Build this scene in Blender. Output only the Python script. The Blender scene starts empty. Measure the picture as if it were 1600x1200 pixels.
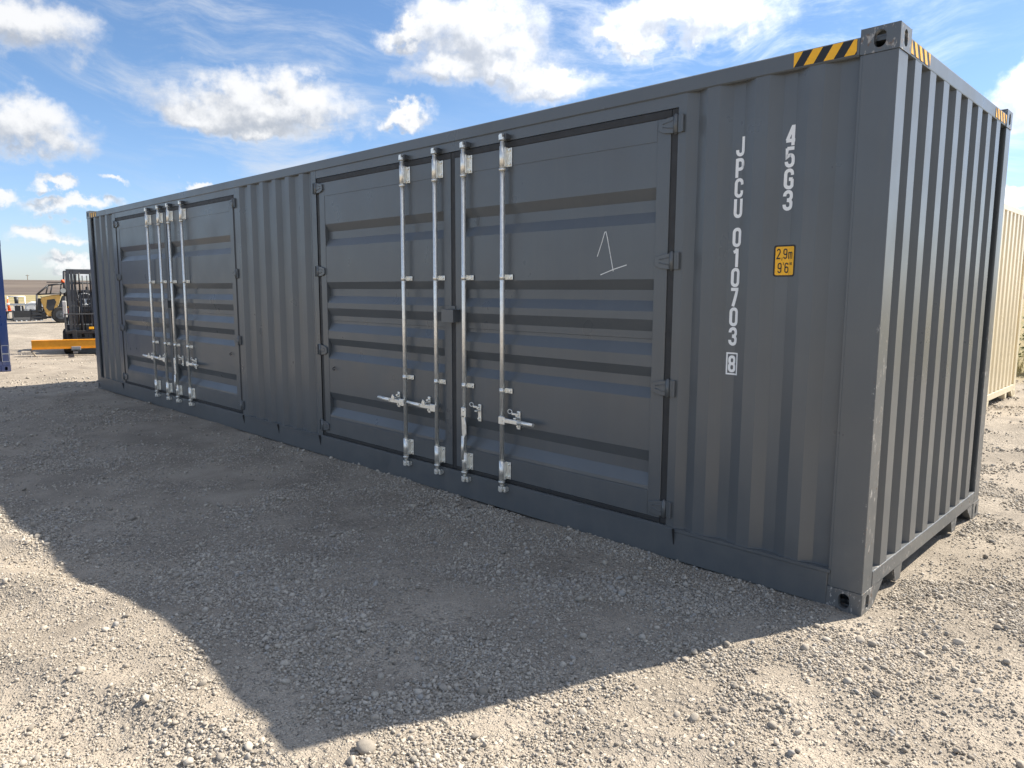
import bpy, bmesh, math, random
import numpy as np
from mathutils import Vector, Matrix

S = bpy.context.scene
COL = S.collection
R = math.radians
random.seed(7)
rng = np.random.default_rng(11)

# ------------------------------------------------------------------ camera
cam = bpy.data.cameras.new('camera')
cam.sensor_width = 36.0
cam.lens = 36.0 * 1135.957 / 1600.0
cam.clip_start = 0.05
cam.clip_end = 6000
co = bpy.data.objects.new('camera', cam)
co.location = (1.19407, -3.78054, 1.65513)
co.rotation_euler = (1.44237933, -0.00367370, 0.77466074)
COL.objects.link(co)
S.camera = co
S.render.resolution_x, S.render.resolution_y = 1024, 768

# ------------------------------------------------------------------ light
SUN_AZ, SUN_EL = math.atan2(1.062, 2.663), R(45.3)
sd = bpy.data.lights.new('sun', 'SUN')
sd.energy = 5.0
sd.angle = R(0.53)
sd.color = (1.0, 0.91, 0.78)
so = bpy.data.objects.new('sun', sd)
so.location = (6, 15, 20)
sdir = Vector((math.sin(SUN_AZ) * math.cos(SUN_EL), math.cos(SUN_AZ) * math.cos(SUN_EL), math.sin(SUN_EL)))
so.rotation_euler = (-sdir).to_track_quat('-Z', 'Y').to_euler()
COL.objects.link(so)

S.view_settings.view_transform = 'Standard'
S.view_settings.look = 'None'
S.view_settings.gamma = 1.0
S.view_settings.exposure = 1.0
S.view_settings.use_curve_mapping = False

# ------------------------------------------------------------------ world: sky + clouds
W = bpy.data.worlds.new('World')
S.world = W
W.use_nodes = True


def nd(nt, typ, **kw):
    n = nt.nodes.new(typ)
    for k, v in kw.items():
        setattr(n, k, v)
    return n


def setin(nt, sock, v):
    if isinstance(v, bpy.types.NodeSocket):
        nt.links.new(v, sock)
    elif v is not None:
        sock.default_value = v


def M(nt, op, a, b=None, c=None, clamp=False):
    n = nd(nt, 'ShaderNodeMath', operation=op, use_clamp=clamp)
    for s, v in zip(n.inputs, (a, b, c)):
        setin(nt, s, v)
    return n.outputs[0]


def VM(nt, op, a, b=None, sc=None):
    n = nd(nt, 'ShaderNodeVectorMath', operation=op)
    setin(nt, n.inputs[0], a)
    if b is not None:
        setin(nt, n.inputs[1], b)
    if sc is not None:
        setin(nt, n.inputs['Scale'], sc)
    return n.outputs['Value'] if op in ('DOT_PRODUCT', 'LENGTH', 'DISTANCE') else n.outputs[0]


def mixc(nt, f, a, b, blend='MIX'):
    n = nd(nt, 'ShaderNodeMix', data_type='RGBA', blend_type=blend)
    setin(nt, n.inputs['Factor'], f)
    for s, v in ((n.inputs['A'], a), (n.inputs['B'], b)):
        if isinstance(v, tuple) and len(v) == 3:
            v = v + (1,)
        for q in n.inputs:
            pass
    ca = [s for s in n.inputs if s.type == 'RGBA']
    for s, v in zip(ca, (a, b)):
        if isinstance(v, tuple) and len(v) == 3:
            v = v + (1,)
        setin(nt, s, v)
    return [o for o in n.outputs if o.type == 'RGBA'][0]


def ramp(nt, f, lo, hi, a=0.0, b=1.0, smooth=True):
    n = nd(nt, 'ShaderNodeMapRange')
    n.interpolation_type = 'SMOOTHSTEP' if smooth else 'LINEAR'
    setin(nt, n.inputs[0], f)
    for i, v in enumerate((lo, hi, a, b)):
        n.inputs[i + 1].default_value = v
    return n.outputs[0]


def noise(nt, vec, scale, detail=4.0, rough=0.5, col=False, lac=2.0):
    n = nd(nt, 'ShaderNodeTexNoise')
    setin(nt, n.inputs['Vector'], vec)
    n.inputs['Scale'].default_value = scale
    n.inputs['Detail'].default_value = detail
    n.inputs['Roughness'].default_value = rough
    n.inputs['Lacunarity'].default_value = lac
    return n.outputs['Color'] if col else n.outputs['Fac']


# cumulus: azimuth (from +Y towards +X), elevation, half width, half height, all in degrees
CLOUDS = [(-63.3, 13.0, 6.8, 1.9), (-66.4, 12.3, 3.4, 1.3), (-60.4, 13.3, 3.8, 1.8), (-63.2, 11.5, 3.0, 0.9),
          (-77.2, 16.4, 3.9, 2.0), (-77.0, 10.3, 3.5, 1.8), (-47.0, 18.4, 5.6, 2.5), (-49.3, 15.9, 3.4, 1.6), (-45.0, 16.6, 3.2, 1.4),
          (-41.8, 15.3, 3.9, 1.6), (-52.1, 18.3, 2.7, 1.0), (-31.5, 19.0, 6.6, 1.7), (-35.0, 17.9, 2.8, 0.9),
          (-10.2, 12.2, 2.3, 1.7), (-53.0, 13.0, 2.4, 0.75), (-78.4, 6.2, 1.1, 0.55),
          (-75.9, 7.0, 1.1, 0.5), (-72.3, 7.6, 1.1, 0.4), (-74.4, 5.6, 3.0, 0.6), (-77.3, 3.6, 2.1, 0.8),
          (-75.6, 3.2, 1.5, 0.35), (-75.0, 1.5, 2.2, 0.5), (-67.6, 7.0, 1.2, 0.35), (-10.3, 6.0, 1.6, 0.7)]
def cloud_group():
    g = bpy.data.node_groups.new('cumulus', 'ShaderNodeTree')
    g.interface.new_socket('Vector', in_out='INPUT', socket_type='NodeSocketVector')
    g.interface.new_socket('Field', in_out='OUTPUT', socket_type='NodeSocketFloat')
    gi, go = g.nodes.new('NodeGroupInput'), g.nodes.new('NodeGroupOutput')
    v = gi.outputs[0]
    w1 = VM(g, 'SUBTRACT', noise(g, VM(g, 'MULTIPLY', v, (1, 1, 1.5)), 11, 3, 0.55, True), (0.5, 0.5, 0.5))
    w2 = VM(g, 'SUBTRACT', noise(g, v, 42, 5, 0.6, True), (0.5, 0.5, 0.5))
    w3 = VM(g, 'SUBTRACT', noise(g, v, 150, 4, 0.6, True), (0.5, 0.5, 0.5))
    vv = VM(g, 'ADD', v, VM(g, 'SCALE', w1, sc=0.09))
    vv = VM(g, 'ADD', vv, VM(g, 'SCALE', w2, sc=0.040))
    vv = VM(g, 'ADD', vv, VM(g, 'SCALE', w3, sc=0.011))
    best = None
    for az, el, rx, ry in CLOUDS:
        a, e = R(az), R(el)
        c = Vector((math.sin(a) * math.cos(e), math.cos(a) * math.cos(e), math.sin(e)))
        t1 = Vector((math.cos(a), -math.sin(a), 0))
        t2 = t1.cross(c) * -1
        if t2.z < 0:
            t2 = -t2
        cb = nd(g, 'ShaderNodeCombineXYZ')
        setin(g, cb.inputs[0], VM(g, 'DOT_PRODUCT', vv, tuple(t1 / math.sin(R(rx)))))
        setin(g, cb.inputs[1], VM(g, 'DOT_PRODUCT', vv, tuple(t2 / math.sin(R(ry)))))
        r = VM(g, 'LENGTH', cb.outputs[0])
        best = r if best is None else M(g, 'SMOOTH_MIN', best, r, 0.35)
    g.links.new(best, go.inputs[0])
    return g


def build_world():
    nt = W.node_tree
    nt.nodes.clear()
    out = nd(nt, 'ShaderNodeOutputWorld')
    STR = 0.098
    sky = nd(nt, 'ShaderNodeTexSky', sky_type='NISHITA', sun_disc=False)
    sky.sun_elevation = SUN_EL
    sky.sun_rotation = SUN_AZ
    sky.altitude = 100
    sky.air_density = 1.0
    sky.dust_density = 0.5
    sky.ozone_density = 2.5
    v = VM(nt, 'NORMALIZE', nd(nt, 'ShaderNodeTexCoord').outputs['Generated'])
    sp = nd(nt, 'ShaderNodeSeparateXYZ')
    nt.links.new(v, sp.inputs[0])
    # thin cirrus veils over the whole sky
    warp = VM(nt, 'SCALE', VM(nt, 'SUBTRACT', noise(nt, v, 3.0, 2, 0.5, True), (0.5, 0.5, 0.5)), sc=0.22)
    cv = VM(nt, 'MULTIPLY', VM(nt, 'ADD', v, warp), (2.6, 2.0, 10.0))
    ci = ramp(nt, noise(nt, cv, 2.6, 8, 0.66), 0.42, 0.78)
    ci = M(nt, 'MULTIPLY', ci, ramp(nt, noise(nt, v, 3.1, 2, 0.5), 0.34, 0.60))
    # haze near the horizon scatters less warm light than the model gives; deeper blue higher up
    tint = mixc(nt, ramp(nt, sp.outputs[2], 0.0, 0.30), (0.70, 0.77, 0.96), (0.62, 0.72, 0.82))
    blue = mixc(nt, 1.0, sky.outputs[0], tint, 'MULTIPLY')
    # thin cloud is brighter the nearer it lies to the sun (forward scattering)
    cs = M(nt, 'MAXIMUM', VM(nt, 'DOT_PRODUCT', v, tuple(sdir)), 0.0)
    fwd = M(nt, 'ADD', 1.0, M(nt, 'MULTIPLY', M(nt, 'POWER', cs, 3.0), 2.2))
    base = mixc(nt, M(nt, 'MULTIPLY', ci, 0.75), blue, VM(nt, 'SCALE', (3.9, 4.15, 4.5), sc=fwd))
    LIT, DARK = VM(nt, 'SCALE', (5.2, 5.2, 5.2), sc=fwd), VM(nt, 'SCALE', (2.55, 2.75, 3.1), sc=fwd)
    bill = M(nt, 'SUBTRACT', noise(nt, VM(nt, 'ADD', v, (0.004, 0.003, 0.008)), 38, 4, 0.6), noise(nt, v, 38, 4, 0.6))
    # the cumulus of this part of the sky
    G = cloud_group()

    def field(vec):
        n = nd(nt, 'ShaderNodeGroup')
        n.node_tree = G
        nt.links.new(vec, n.inputs[0])
        return n.outputs[0]
    f0 = field(v)
    f1 = field(VM(nt, 'ADD', v, (0.010, 0.006, 0.020)))
    er = noise(nt, VM(nt, 'MULTIPLY', v, (1, 1, 1.6)), 26, 6, 0.62)
    f0e = M(nt, 'ADD', f0, M(nt, 'MULTIPLY', M(nt, 'SUBTRACT', er, 0.5), 0.9))
    dens = ramp(nt, f0e, 1.28, 0.45)
    lit = ramp(nt, M(nt, 'ADD', M(nt, 'SUBTRACT', f1, f0), M(nt, 'MULTIPLY', bill, 1.2)), -0.62, 0.70)
    thin = ramp(nt, f0, 0.55, 1.1)
    lit = M(nt, 'MAXIMUM', lit, M(nt, 'MULTIPLY', thin, 0.65))
    near = mixc(nt, M(nt, 'MULTIPLY', dens, 0.93), base, mixc(nt, lit, DARK, LIT))
    # the same kind of broken cumulus everywhere else
    inv = M(nt, 'DIVIDE', 1.0, M(nt, 'ADD', M(nt, 'MAXIMUM', sp.outputs[2], 0.0), 0.16))
    cb = nd(nt, 'ShaderNodeCombineXYZ')
    setin(nt, cb.inputs[0], M(nt, 'MULTIPLY', sp.outputs[0], inv))
    setin(nt, cb.inputs[1], M(nt, 'MULTIPLY', sp.outputs[1], inv))
    g0 = noise(nt, cb.outputs[0], 1.5, 6, 0.56)
    d2 = M(nt, 'MULTIPLY', ramp(nt, g0, 0.50, 0.60), ramp(nt, sp.outputs[2], 0.0, 0.05))
    l2 = ramp(nt, M(nt, 'ADD', g0, M(nt, 'MULTIPLY', bill, -0.5)), 0.74, 0.55)
    far = mixc(nt, M(nt, 'MULTIPLY', d2, 0.95), base, mixc(nt, l2, DARK, LIT))
    # azimuth window: inside it the laid-out clouds, outside the scattered ones
    az = M(nt, 'ARCTAN2', sp.outputs[0], sp.outputs[1])
    win = M(nt, 'MULTIPLY', M(nt, 'GREATER_THAN', az, R(-90)), M(nt, 'LESS_THAN', az, R(0)))
    win = M(nt, 'MULTIPLY', win, M(nt, 'MULTIPLY', M(nt, 'LESS_THAN', sp.outputs[2], 0.44), M(nt, 'GREATER_THAN', sp.outputs[2], -0.02)))
    b1, b2 = nd(nt, 'ShaderNodeBackground'), nd(nt, 'ShaderNodeBackground')
    for b, c in ((b1, far), (b2, near)):
        b.inputs['Strength'].default_value = STR
        nt.links.new(c, b.inputs['Color'])
    mx = nd(nt, 'ShaderNodeMixShader')
    nt.links.new(win, mx.inputs[0])
    nt.links.new(b1.outputs[0], mx.inputs[1])
    nt.links.new(b2.outputs[0], mx.inputs[2])
    nt.links.new(mx.outputs[0], out.inputs[0])
    W.cycles.sampling_method = 'MANUAL'
    W.cycles.sample_map_resolution = 256


build_world()

# ------------------------------------------------------------------ numpy noise
_H = rng.random((256, 256))


def vnoise(x, y):
    x = np.asarray(x, float); y = np.asarray(y, float)
    xi = np.floor(x).astype(int); yi = np.floor(y).astype(int)
    fx, fy = x - xi, y - yi
    fx = fx * fx * (3 - 2 * fx); fy = fy * fy * (3 - 2 * fy)
    a = _H[xi & 255, yi & 255]; b = _H[(xi + 1) & 255, yi & 255]
    c = _H[xi & 255, (yi + 1) & 255]; d = _H[(xi + 1) & 255, (yi + 1) & 255]
    return (a * (1 - fx) + b * fx) * (1 - fy) + (c * (1 - fx) + d * fx) * fy


def fbm(x, y, o=4):
    s, a, t = 0, 0.5, 0
    for k in range(o):
        s = s + a * vnoise(x * 2 ** k + 17.3 * k, y * 2 ** k + 5.1 * k)
        t += a; a *= 0.5
    return s / t


def sstep(a, b, x):
    t = np.clip((x - a) / (b - a), 0, 1)
    return t * t * (3 - 2 * t)


def ruts(x, y):
    """tyre ruts in the left foreground and off the right end: distance along, distance across, half width"""
    for (ax, ay, dx, dy, hw) in ((-4.0, -3.35, 0.94, 0.34, 0.15), (-4.2, -2.85, 0.94, 0.34, 0.13), (-2.2, -3.3, 0.94, 0.34, 0.15),
                                 (1.3, -0.35, 0.75, 0.66, 0.2), (2.3, -0.5, 0.75, 0.66, 0.2), (0.9, -1.35, 0.9, 0.44, 0.16)):
        yield (x - ax) * dx + (y - ay) * dy, -(x - ax) * dy + (y - ay) * dx, hw


def stony(x, y):
    """0 = packed dirt, 1 = loose stones"""
    ca, sa = math.cos(0.35), math.sin(0.35)
    u, v = x * ca + y * sa, -x * sa + y * ca
    n = 0.65 * fbm(u * 0.55 + 3, v * 1.1 + 9, 3) + 0.35 * fbm(u * 2.1 + 40, v * 3.3 + 21, 3)
    s = sstep(0.42, 0.62, n)
    s = np.maximum(s, np.exp(-(((x + 0.7) / 1.1) ** 2 + ((y + 2.0) / 0.75) ** 2)))
    s = s * (1 - 0.95 * np.exp(-(((x + 3.7) / 1.3) ** 2 + ((y + 3.15) / 0.5) ** 2)))
    s = s * (1 - 0.8 * np.exp(-(((x - 0.8) / 0.9) ** 2 + ((y + 0.35) / 0.55) ** 2)))
    for al, ac, hw in ruts(x, y):
        s = s * (1 - 0.8 * np.exp(-(al / 1.5) ** 4) * np.exp(-(ac / (1.1 * hw)) ** 2))
    return s


def height(x, y):
    r = np.hypot(x + 5, y)
    fade = 1 - sstep(30, 60, r)
    h = 0.10 * (fbm(x * 0.30 + 2, y * 0.30 + 7, 2) - 0.5)
    ca, sa = math.cos(0.35), math.sin(0.35)
    u, v = x * ca + y * sa, -x * sa + y * ca
    h = h + 0.055 * (fbm(u * 0.9 + 31, v * 1.7 + 3, 3) - 0.5)
    h = h + 0.020 * (fbm(x * 5 + 11, y * 5 + 2, 3) - 0.5)
    h = h + 0.008 * stony(x, y) * (fbm(x * 14, y * 14, 2) - 0.3)
    h = h + 0.05 * np.exp(-(((x + 2.3) / 0.75) ** 2 + ((y + 2.55) / 0.7) ** 2))
    h = h - 0.03 * np.exp(-(((x + 4.2) / 0.9) ** 2 + ((y + 2.7) / 0.6) ** 2))
    for al, ac, hw in ruts(x, y):
        win = np.exp(-(al / 1.6) ** 4)
        h = h + win * (-0.026 * np.exp(-(ac / hw) ** 2) + 0.022 * np.exp(-((np.abs(ac) - 1.6 * hw) / (0.45 * hw)) ** 2)
                       + 0.008 * np.exp(-(ac / hw) ** 2) * np.sin(al * 42 + np.abs(ac) * 25))
    # level pad under and along the container
    pad = (1 - sstep(0.0, 0.8, np.maximum(np.maximum(-12.2 - x, x), np.maximum(-y, y - 2.44))))
    h = h * (1 - 0.85 * pad) + 0.0 * pad
    bank = np.exp(-((y + 0.03) / 0.10) ** 2) * ((x > -12.3) & (x < -0.1)) * 0.045 * np.clip(fbm(x * 1.6 + 70, y * 3 + 4, 3) - 0.32, 0, 1)
    h = h + bank
    return h * fade - 0.004


def grassy(x, y):
    e = 3 * (fbm(x * 0.12 + 8, y * 0.12 + 1, 3) - 0.5)
    g1 = sstep(76, 82, np.hypot(x, y) + 12 * (fbm(x * 0.03, y * 0.03 + 4, 3) - 0.5))
    g2 = sstep(12.6, 13.4, y + e * 0.6 - 0.05 * x) * sstep(-22, -16, x)
    return np.maximum(g1, g2)


# ------------------------------------------------------------------ materials
def newmat(name):
    m = bpy.data.materials.new(name)
    m.use_nodes = True
    nt = m.node_tree
    b = nt.nodes['Principled BSDF']
    return m, nt, b


def objco(nt):
    return nd(nt, 'ShaderNodeTexCoord').outputs['Object']


def geopos(nt):
    return nd(nt, 'ShaderNodeNewGeometry').outputs['Position']


def bump(nt, b, h, strength, dist, prev=None):
    n = nd(nt, 'ShaderNodeBump')
    n.inputs['Strength'].default_value = strength
    n.inputs['Distance'].default_value = dist
    setin(nt, n.inputs['Height'], h)
    if prev is not None:
        nt.links.new(prev, n.inputs['Normal'])
    if b is not None:
        nt.links.new(n.outputs[0], b.inputs['Normal'])
    return n.outputs[0]


def flat(name, col, rough=0.5, metal=0.0, var=0.12, scale=6.0):
    m, nt, b = newmat(name)
    p = geopos(nt)
    n = noise(nt, p, scale, 5, 0.6)
    k = ramp(nt, n, 0.3, 0.7, 1 - var, 1 + var, False)
    c = mixc(nt, 1.0, col, (1, 1, 1), 'MULTIPLY')
    vm = VM(nt, 'SCALE', c, sc=k)
    nt.links.new(vm, b.inputs['Base Color'])
    b.inputs['Roughness'].default_value = rough
    nt.links.new(ramp(nt, noise(nt, p, scale * 3, 4), 0.3, 0.7, max(rough - .08, .03), min(rough + .08, 1), False), b.inputs['Roughness'])
    b.inputs['Metallic'].default_value = metal
    return m


def paint(name, col, dust=(0.30, 0.26, 0.21), dustamt=0.09, rough=0.31, chips=0.0, edge=False):
    """sprayed container paint: orange peel, faint dust film, chips down to pale primer and rust"""
    m, nt, b = newmat(name)
    p = geopos(nt)
    n1 = noise(nt, p, 1.3, 5, 0.6)
    c = VM(nt, 'SCALE', mixc(nt, 0.0, col, col), sc=ramp(nt, n1, 0.3, 0.7, 0.93, 1.07, False))
    st = nd(nt, 'ShaderNodeMapping')
    st.inputs['Scale'].default_value = (14, 14, 0.9)
    nt.links.new(p, st.inputs[0])
    streak = ramp(nt, noise(nt, st.outputs[0], 1.0, 5, 0.65), 0.45, 0.8)
    sep = nd(nt, 'ShaderNodeSeparateXYZ')
    nt.links.new(p, sep.inputs[0])
    low = ramp(nt, sep.outputs[2], 0.75, 0.05)
    dmask = M(nt, 'MULTIPLY', M(nt, 'ADD', M(nt, 'MULTIPLY', streak, 0.5), M(nt, 'MULTIPLY', low, ramp(nt, noise(nt, p, 7, 5, .65), .3, .7))), dustamt)
    c = mixc(nt, dmask, c, dust)
    b.inputs['Specular IOR Level'].default_value = 0.65
    rg = ramp(nt, noise(nt, p, 3.0, 4), 0.3, 0.7, rough - 0.05, rough + 0.07, False)
    if chips:
        cn = noise(nt, VM(nt, 'MULTIPLY', p, (1, 1, 0.45)), 55, 4, 0.7)
        cm = ramp(nt, M(nt, 'ADD', cn, M(nt, 'MULTIPLY', noise(nt, p, 9, 3), 0.35)), 0.90 - chips, 0.94 - chips)
        if edge:      # scraped along the outer arris of the near post only
            em = M(nt, 'MULTIPLY', ramp(nt, sep.outputs[0], -0.030, -0.012), ramp(nt, sep.outputs[2], 1.75, 1.2))
            cm = M(nt, 'MULTIPLY', cm, em)
        rn = ramp(nt, noise(nt, p, 30, 3), 0.45, 0.6)
        c = mixc(nt, cm, c, mixc(nt, rn, (0.36, 0.35, 0.33), (0.14, 0.10, 0.075)))
        rg = M(nt, 'MAXIMUM', rg, M(nt, 'MULTIPLY', cm, 0.7))
    nt.links.new(c, b.inputs['Base Color'])
    nt.links.new(M(nt, 'ADD', rg, M(nt, 'MULTIPLY', dmask, 0.8)), b.inputs['Roughness'])
    h = noise(nt, p, 420, 2, 0.5)
    n1 = bump(nt, None, noise(nt, p, 2.2, 2, 0.45), 0.25, 0.007)
    bump(nt, b, h, 0.06, 0.0006, n1)
    return m


PAINT = paint('charcoal_paint', (0.104, 0.114, 0.120))
PAINTC = paint('charcoal_paint_chipped', (0.104, 0.114, 0.120), chips=0.17, dustamt=0.2)
PAINTE = paint('charcoal_paint_post', (0.104, 0.114, 0.120), chips=0.13, dustamt=0.12, edge=True)
BEIGE = paint('beige_paint', (0.74, 0.65, 0.47), dustamt=0.05)
BLUE = paint('blue_paint', (0.010, 0.027, 0.105), dustamt=0.12)
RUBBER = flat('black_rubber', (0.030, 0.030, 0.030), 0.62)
GALV = flat('zinc_plate', (0.95, 0.93, 0.86), 0.42, 0.85, 0.10, 30)
WHITE = flat('white_marking', (0.90, 0.90, 0.88), 0.5, 0, 0.05)
CHALK = flat('chalk', (0.75, 0.75, 0.72), 0.9, 0, 0.15, 60)
YELLOW = flat('hazard_yellow', (0.98, 0.50, 0.012), 0.4, 0, 0.05)
BLACK = flat('hazard_black', (0.014, 0.014, 0.015), 0.42, 0, 0.05)
BLACKM = flat('black_machine_paint', (0.032, 0.034, 0.038), 0.5, 0, 0.2, 8)
DARKGREY = flat('dark_grey_steel', (0.065, 0.072, 0.08), 0.5, 0, 0.2, 8)
TYRE = flat('tyre_rubber', (0.028, 0.027, 0.026), 0.85, 0, 0.25, 12)
MYELLOW = flat('machine_yellow', (0.62, 0.37, 0.10), 0.45, 0, 0.1, 5)
BEAMY = flat('beam_yellow', (0.78, 0.33, 0.015), 0.5, 0, 0.12, 6)
REDP = flat('red_panel', (0.55, 0.03, 0.03), 0.4)
ORANGE = flat('orange_plastic', (0.75, 0.12, 0.02), 0.5)
WHITEP = flat('white_panel', (0.72, 0.72, 0.70), 0.4)
GREYP = flat('grey_panel', (0.30, 0.32, 0.34), 0.5)
LENS = flat('lamp_lens', (0.62, 0.66, 0.62), 0.2)
WOODM = flat('weathered_wood', (0.16, 0.13, 0.10), 0.85)
ROPE = flat('worn_chain', (0.32, 0.28, 0.22), 0.6, 0.3)


def ground_mat():
    m, nt, b = newmat('gravel_ground')
    p = geopos(nt)
    at = nd(nt, 'ShaderNodeAttribute'); at.attribute_name = 'stony'
    ag = nd(nt, 'ShaderNodeAttribute'); ag.attribute_name = 'grass'
    st = at.outputs['Fac']
    dirt = mixc(nt, ramp(nt, noise(nt, p, 1.7, 6, 0.62), 0.32, 0.68), (0.25, 0.218, 0.178), (0.44, 0.384, 0.312))
    dirt = mixc(nt, ramp(nt, noise(nt, p, 160, 3, 0.7), 0.35, 0.7), dirt, mixc(nt, 0.5, dirt, (0.17, 0.15, 0.125)))

    def stones(scale, seed):
        q = VM(nt, 'ADD', p, (seed, seed * 1.7, 0))
        q = VM(nt, 'ADD', q, VM(nt, 'SCALE', VM(nt, 'SUBTRACT', noise(nt, q, scale * 0.7, 2, .5, True), (.5, .5, .5)), sc=0.5 / scale))
        v = nd(nt, 'ShaderNodeTexVoronoi'); v.feature = 'F1'
        nt.links.new(q, v.inputs['Vector']); v.inputs['Scale'].default_value = scale
        sc = nd(nt, 'ShaderNodeSeparateColor'); nt.links.new(v.outputs['Color'], sc.inputs[0])
        c = mixc(nt, sc.outputs[0], (0.25, 0.222, 0.185), (0.51, 0.455, 0.38))
        present = ramp(nt, sc.outputs[1], 0.25, 0.35)
        hgt = M(nt, 'MULTIPLY', ramp(nt, v.outputs['Distance'], 0.62, 0.12), present)
        return c, hgt
    c1, h1 = stones(34, 0.0)
    c2, h2 = stones(85, 3.1)
    c3, h3 = stones(190, 9.7)
    sg = ramp(nt, st, 0.15, 0.75)
    col = mixc(nt, M(nt, 'MULTIPLY', ramp(nt, h3, 0.2, 0.5), 0.75), dirt, c3)
    col = mixc(nt, M(nt, 'MULTIPLY', ramp(nt, h2, 0.2, 0.5), ramp(nt, st, 0.0, 0.6, 0.35, 1.0)), col, c2)
    col = mixc(nt, M(nt, 'MULTIPLY', ramp(nt, h1, 0.25, 0.5), sg), col, c1)
    big = noise(nt, p, 0.22, 4, 0.6)
    col = VM(nt, 'SCALE', col, sc=ramp(nt, big, 0.3, 0.7, 0.86, 1.12, False))
    gc = mixc(nt, ramp(nt, noise(nt, p, 0.09, 5, 0.6), 0.38, 0.62), (0.34, 0.275, 0.155), (0.19, 0.185, 0.085))
    gc = mixc(nt, ramp(nt, noise(nt, p, 1.4, 4, 0.7), 0.4, 0.7), gc, (0.36, 0.29, 0.165))
    col = mixc(nt, ag.outputs['Fac'], col, gc)
    nt.links.new(col, b.inputs['Base Color'])
    b.inputs['Roughness'].default_value = 0.95
    b.inputs['Specular IOR Level'].default_value = 0.2
    n = bump(nt, None, M(nt, 'MULTIPLY', h1, sg), 0.9, 0.012)
    n = bump(nt, None, h2, 0.85, 0.006, n)
    n = bump(nt, None, h3, 0.8, 0.003, n)
    bump(nt, b, noise(nt, p, 9, 5, 0.65), 0.5, 0.02, n)
    return m


def pebble_mat():
    m, nt, b = newmat('limestone_gravel')
    oi = nd(nt, 'ShaderNodeObjectInfo')
    rnd = oi.outputs['Random']
    c = mixc(nt, rnd, (0.26, 0.234, 0.198), (0.51, 0.460, 0.388))
    c = mixc(nt, ramp(nt, M(nt, 'FRACT', M(nt, 'MULTIPLY', rnd, 37.0)), 0.8, 1.0), c, (0.35, 0.335, 0.31))
    p = geopos(nt)
    c = VM(nt, 'SCALE', c, sc=ramp(nt, noise(nt, p, 60, 4, .6), .3, .7, .85, 1.1, False))
    nt.links.new(c, b.inputs['Base Color'])
    b.inputs['Roughness'].default_value = 0.9
    b.inputs['Specular IOR Level'].default_value = 0.25
    bump(nt, b, noise(nt, p, 260, 3, .6), 0.5, 0.002)
    return m


# ------------------------------------------------------------------ mesh helpers
def obj(name, bm, mat, parent=None, smooth=False):
    me = bpy.data.meshes.new(name)
    bm.normal_update()
    bm.to_mesh(me)
    bm.free()
    if smooth:
        me.shade_smooth()
    return mobj(name, me, mat, parent)


def mobj(name, me, mat, parent=None):
    if mat and not me.materials:
        me.materials.append(mat)
    o = bpy.data.objects.new(name, me)
    COL.objects.link(o)
    if parent:
        o.parent = parent
    return o


def thing(name, label, cat, loc=(0, 0, 0), rz=0.0, group=None):
    o = bpy.data.objects.new(name, None)
    o.empty_display_size = 0.3
    COL.objects.link(o)
    o.location = loc
    o.rotation_euler = (0, 0, rz)
    o['label'] = label
    o['category'] = cat
    if group:
        o['group'] = group
    return o


def join(dst, src):
    me = bpy.data.meshes.new('tmp')
    src.to_mesh(me); src.free()
    dst.from_mesh(me)
    bpy.data.meshes.remove(me)


def box(bm, x0, x1, y0, y1, z0, z1, bev=0.0, seg=1):
    t = bmesh.new()
    bmesh.ops.create_cube(t, size=1.0)
    sx, sy, sz = abs(x1 - x0), abs(y1 - y0), abs(z1 - z0)
    for v in t.verts:
        v.co = Vector(((x0 + x1) / 2 + v.co.x * sx, (y0 + y1) / 2 + v.co.y * sy, (z0 + z1) / 2 + v.co.z * sz))
    if bev:
        bmesh.ops.bevel(t, geom=t.edges[:], offset=min(bev, sx / 2.2, sy / 2.2, sz / 2.2), segments=seg, affect='EDGES', profile=0.6)
    join(bm, t)


def cyl(bm, p0, p1, r0, r1=None, n=12, cap=True):
    p0, p1 = Vector(p0), Vector(p1)
    r1 = r0 if r1 is None else r1
    d = (p1 - p0)
    q = d.to_track_quat('Z', 'Y').to_matrix()
    a, b = [], []
    for k in range(n):
        t = 2 * math.pi * k / n
        e = q @ Vector((math.cos(t), math.sin(t), 0))
        a.append(bm.verts.new(p0 + e * r0)); b.append(bm.verts.new(p1 + e * r1))
    for k in range(n):
        f = bm.faces.new((a[k], a[(k + 1) % n], b[(k + 1) % n], b[k])); f.smooth = True
    if cap:
        bm.faces.new(a[::-1]); bm.faces.new(b)


def tube(bm, pts, r, n=8):
    for a, b in zip(pts[:-1], pts[1:]):
        cyl(bm, a, b, r, n=n)
    for p in pts[1:-1]:
        t = bmesh.new()
        bmesh.ops.create_uvsphere(t, u_segments=n, v_segments=6, radius=r)
        bmesh.ops.translate(t, verts=t.verts, vec=Vector(p))
        join(bm, t)


def prism(bm, poly, axis, a, b, bev=0.0):
    """extrude a 2-D polygon along axis ('x','y','z') from a to b; the other two coords in order"""
    t = bmesh.new()

    def P(u, v, w):
        return {'x': (w, u, v), 'y': (u, w, v), 'z': (u, v, w)}[axis]
    A = [t.verts.new(P(u, v, a)) for u, v in poly]
    B = [t.verts.new(P(u, v, b)) for u, v in poly]
    n = len(poly)
    t.faces.new(A); t.faces.new(B[::-1])
    for k in range(n):
        t.faces.new((A[k], B[k], B[(k + 1) % n], A[(k + 1) % n]))
    bmesh.ops.recalc_face_normals(t, faces=t.faces)
    if bev:
        bmesh.ops.bevel(t, geom=t.edges[:], offset=bev, segments=1, affect='EDGES')
    join(bm, t)


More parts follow.
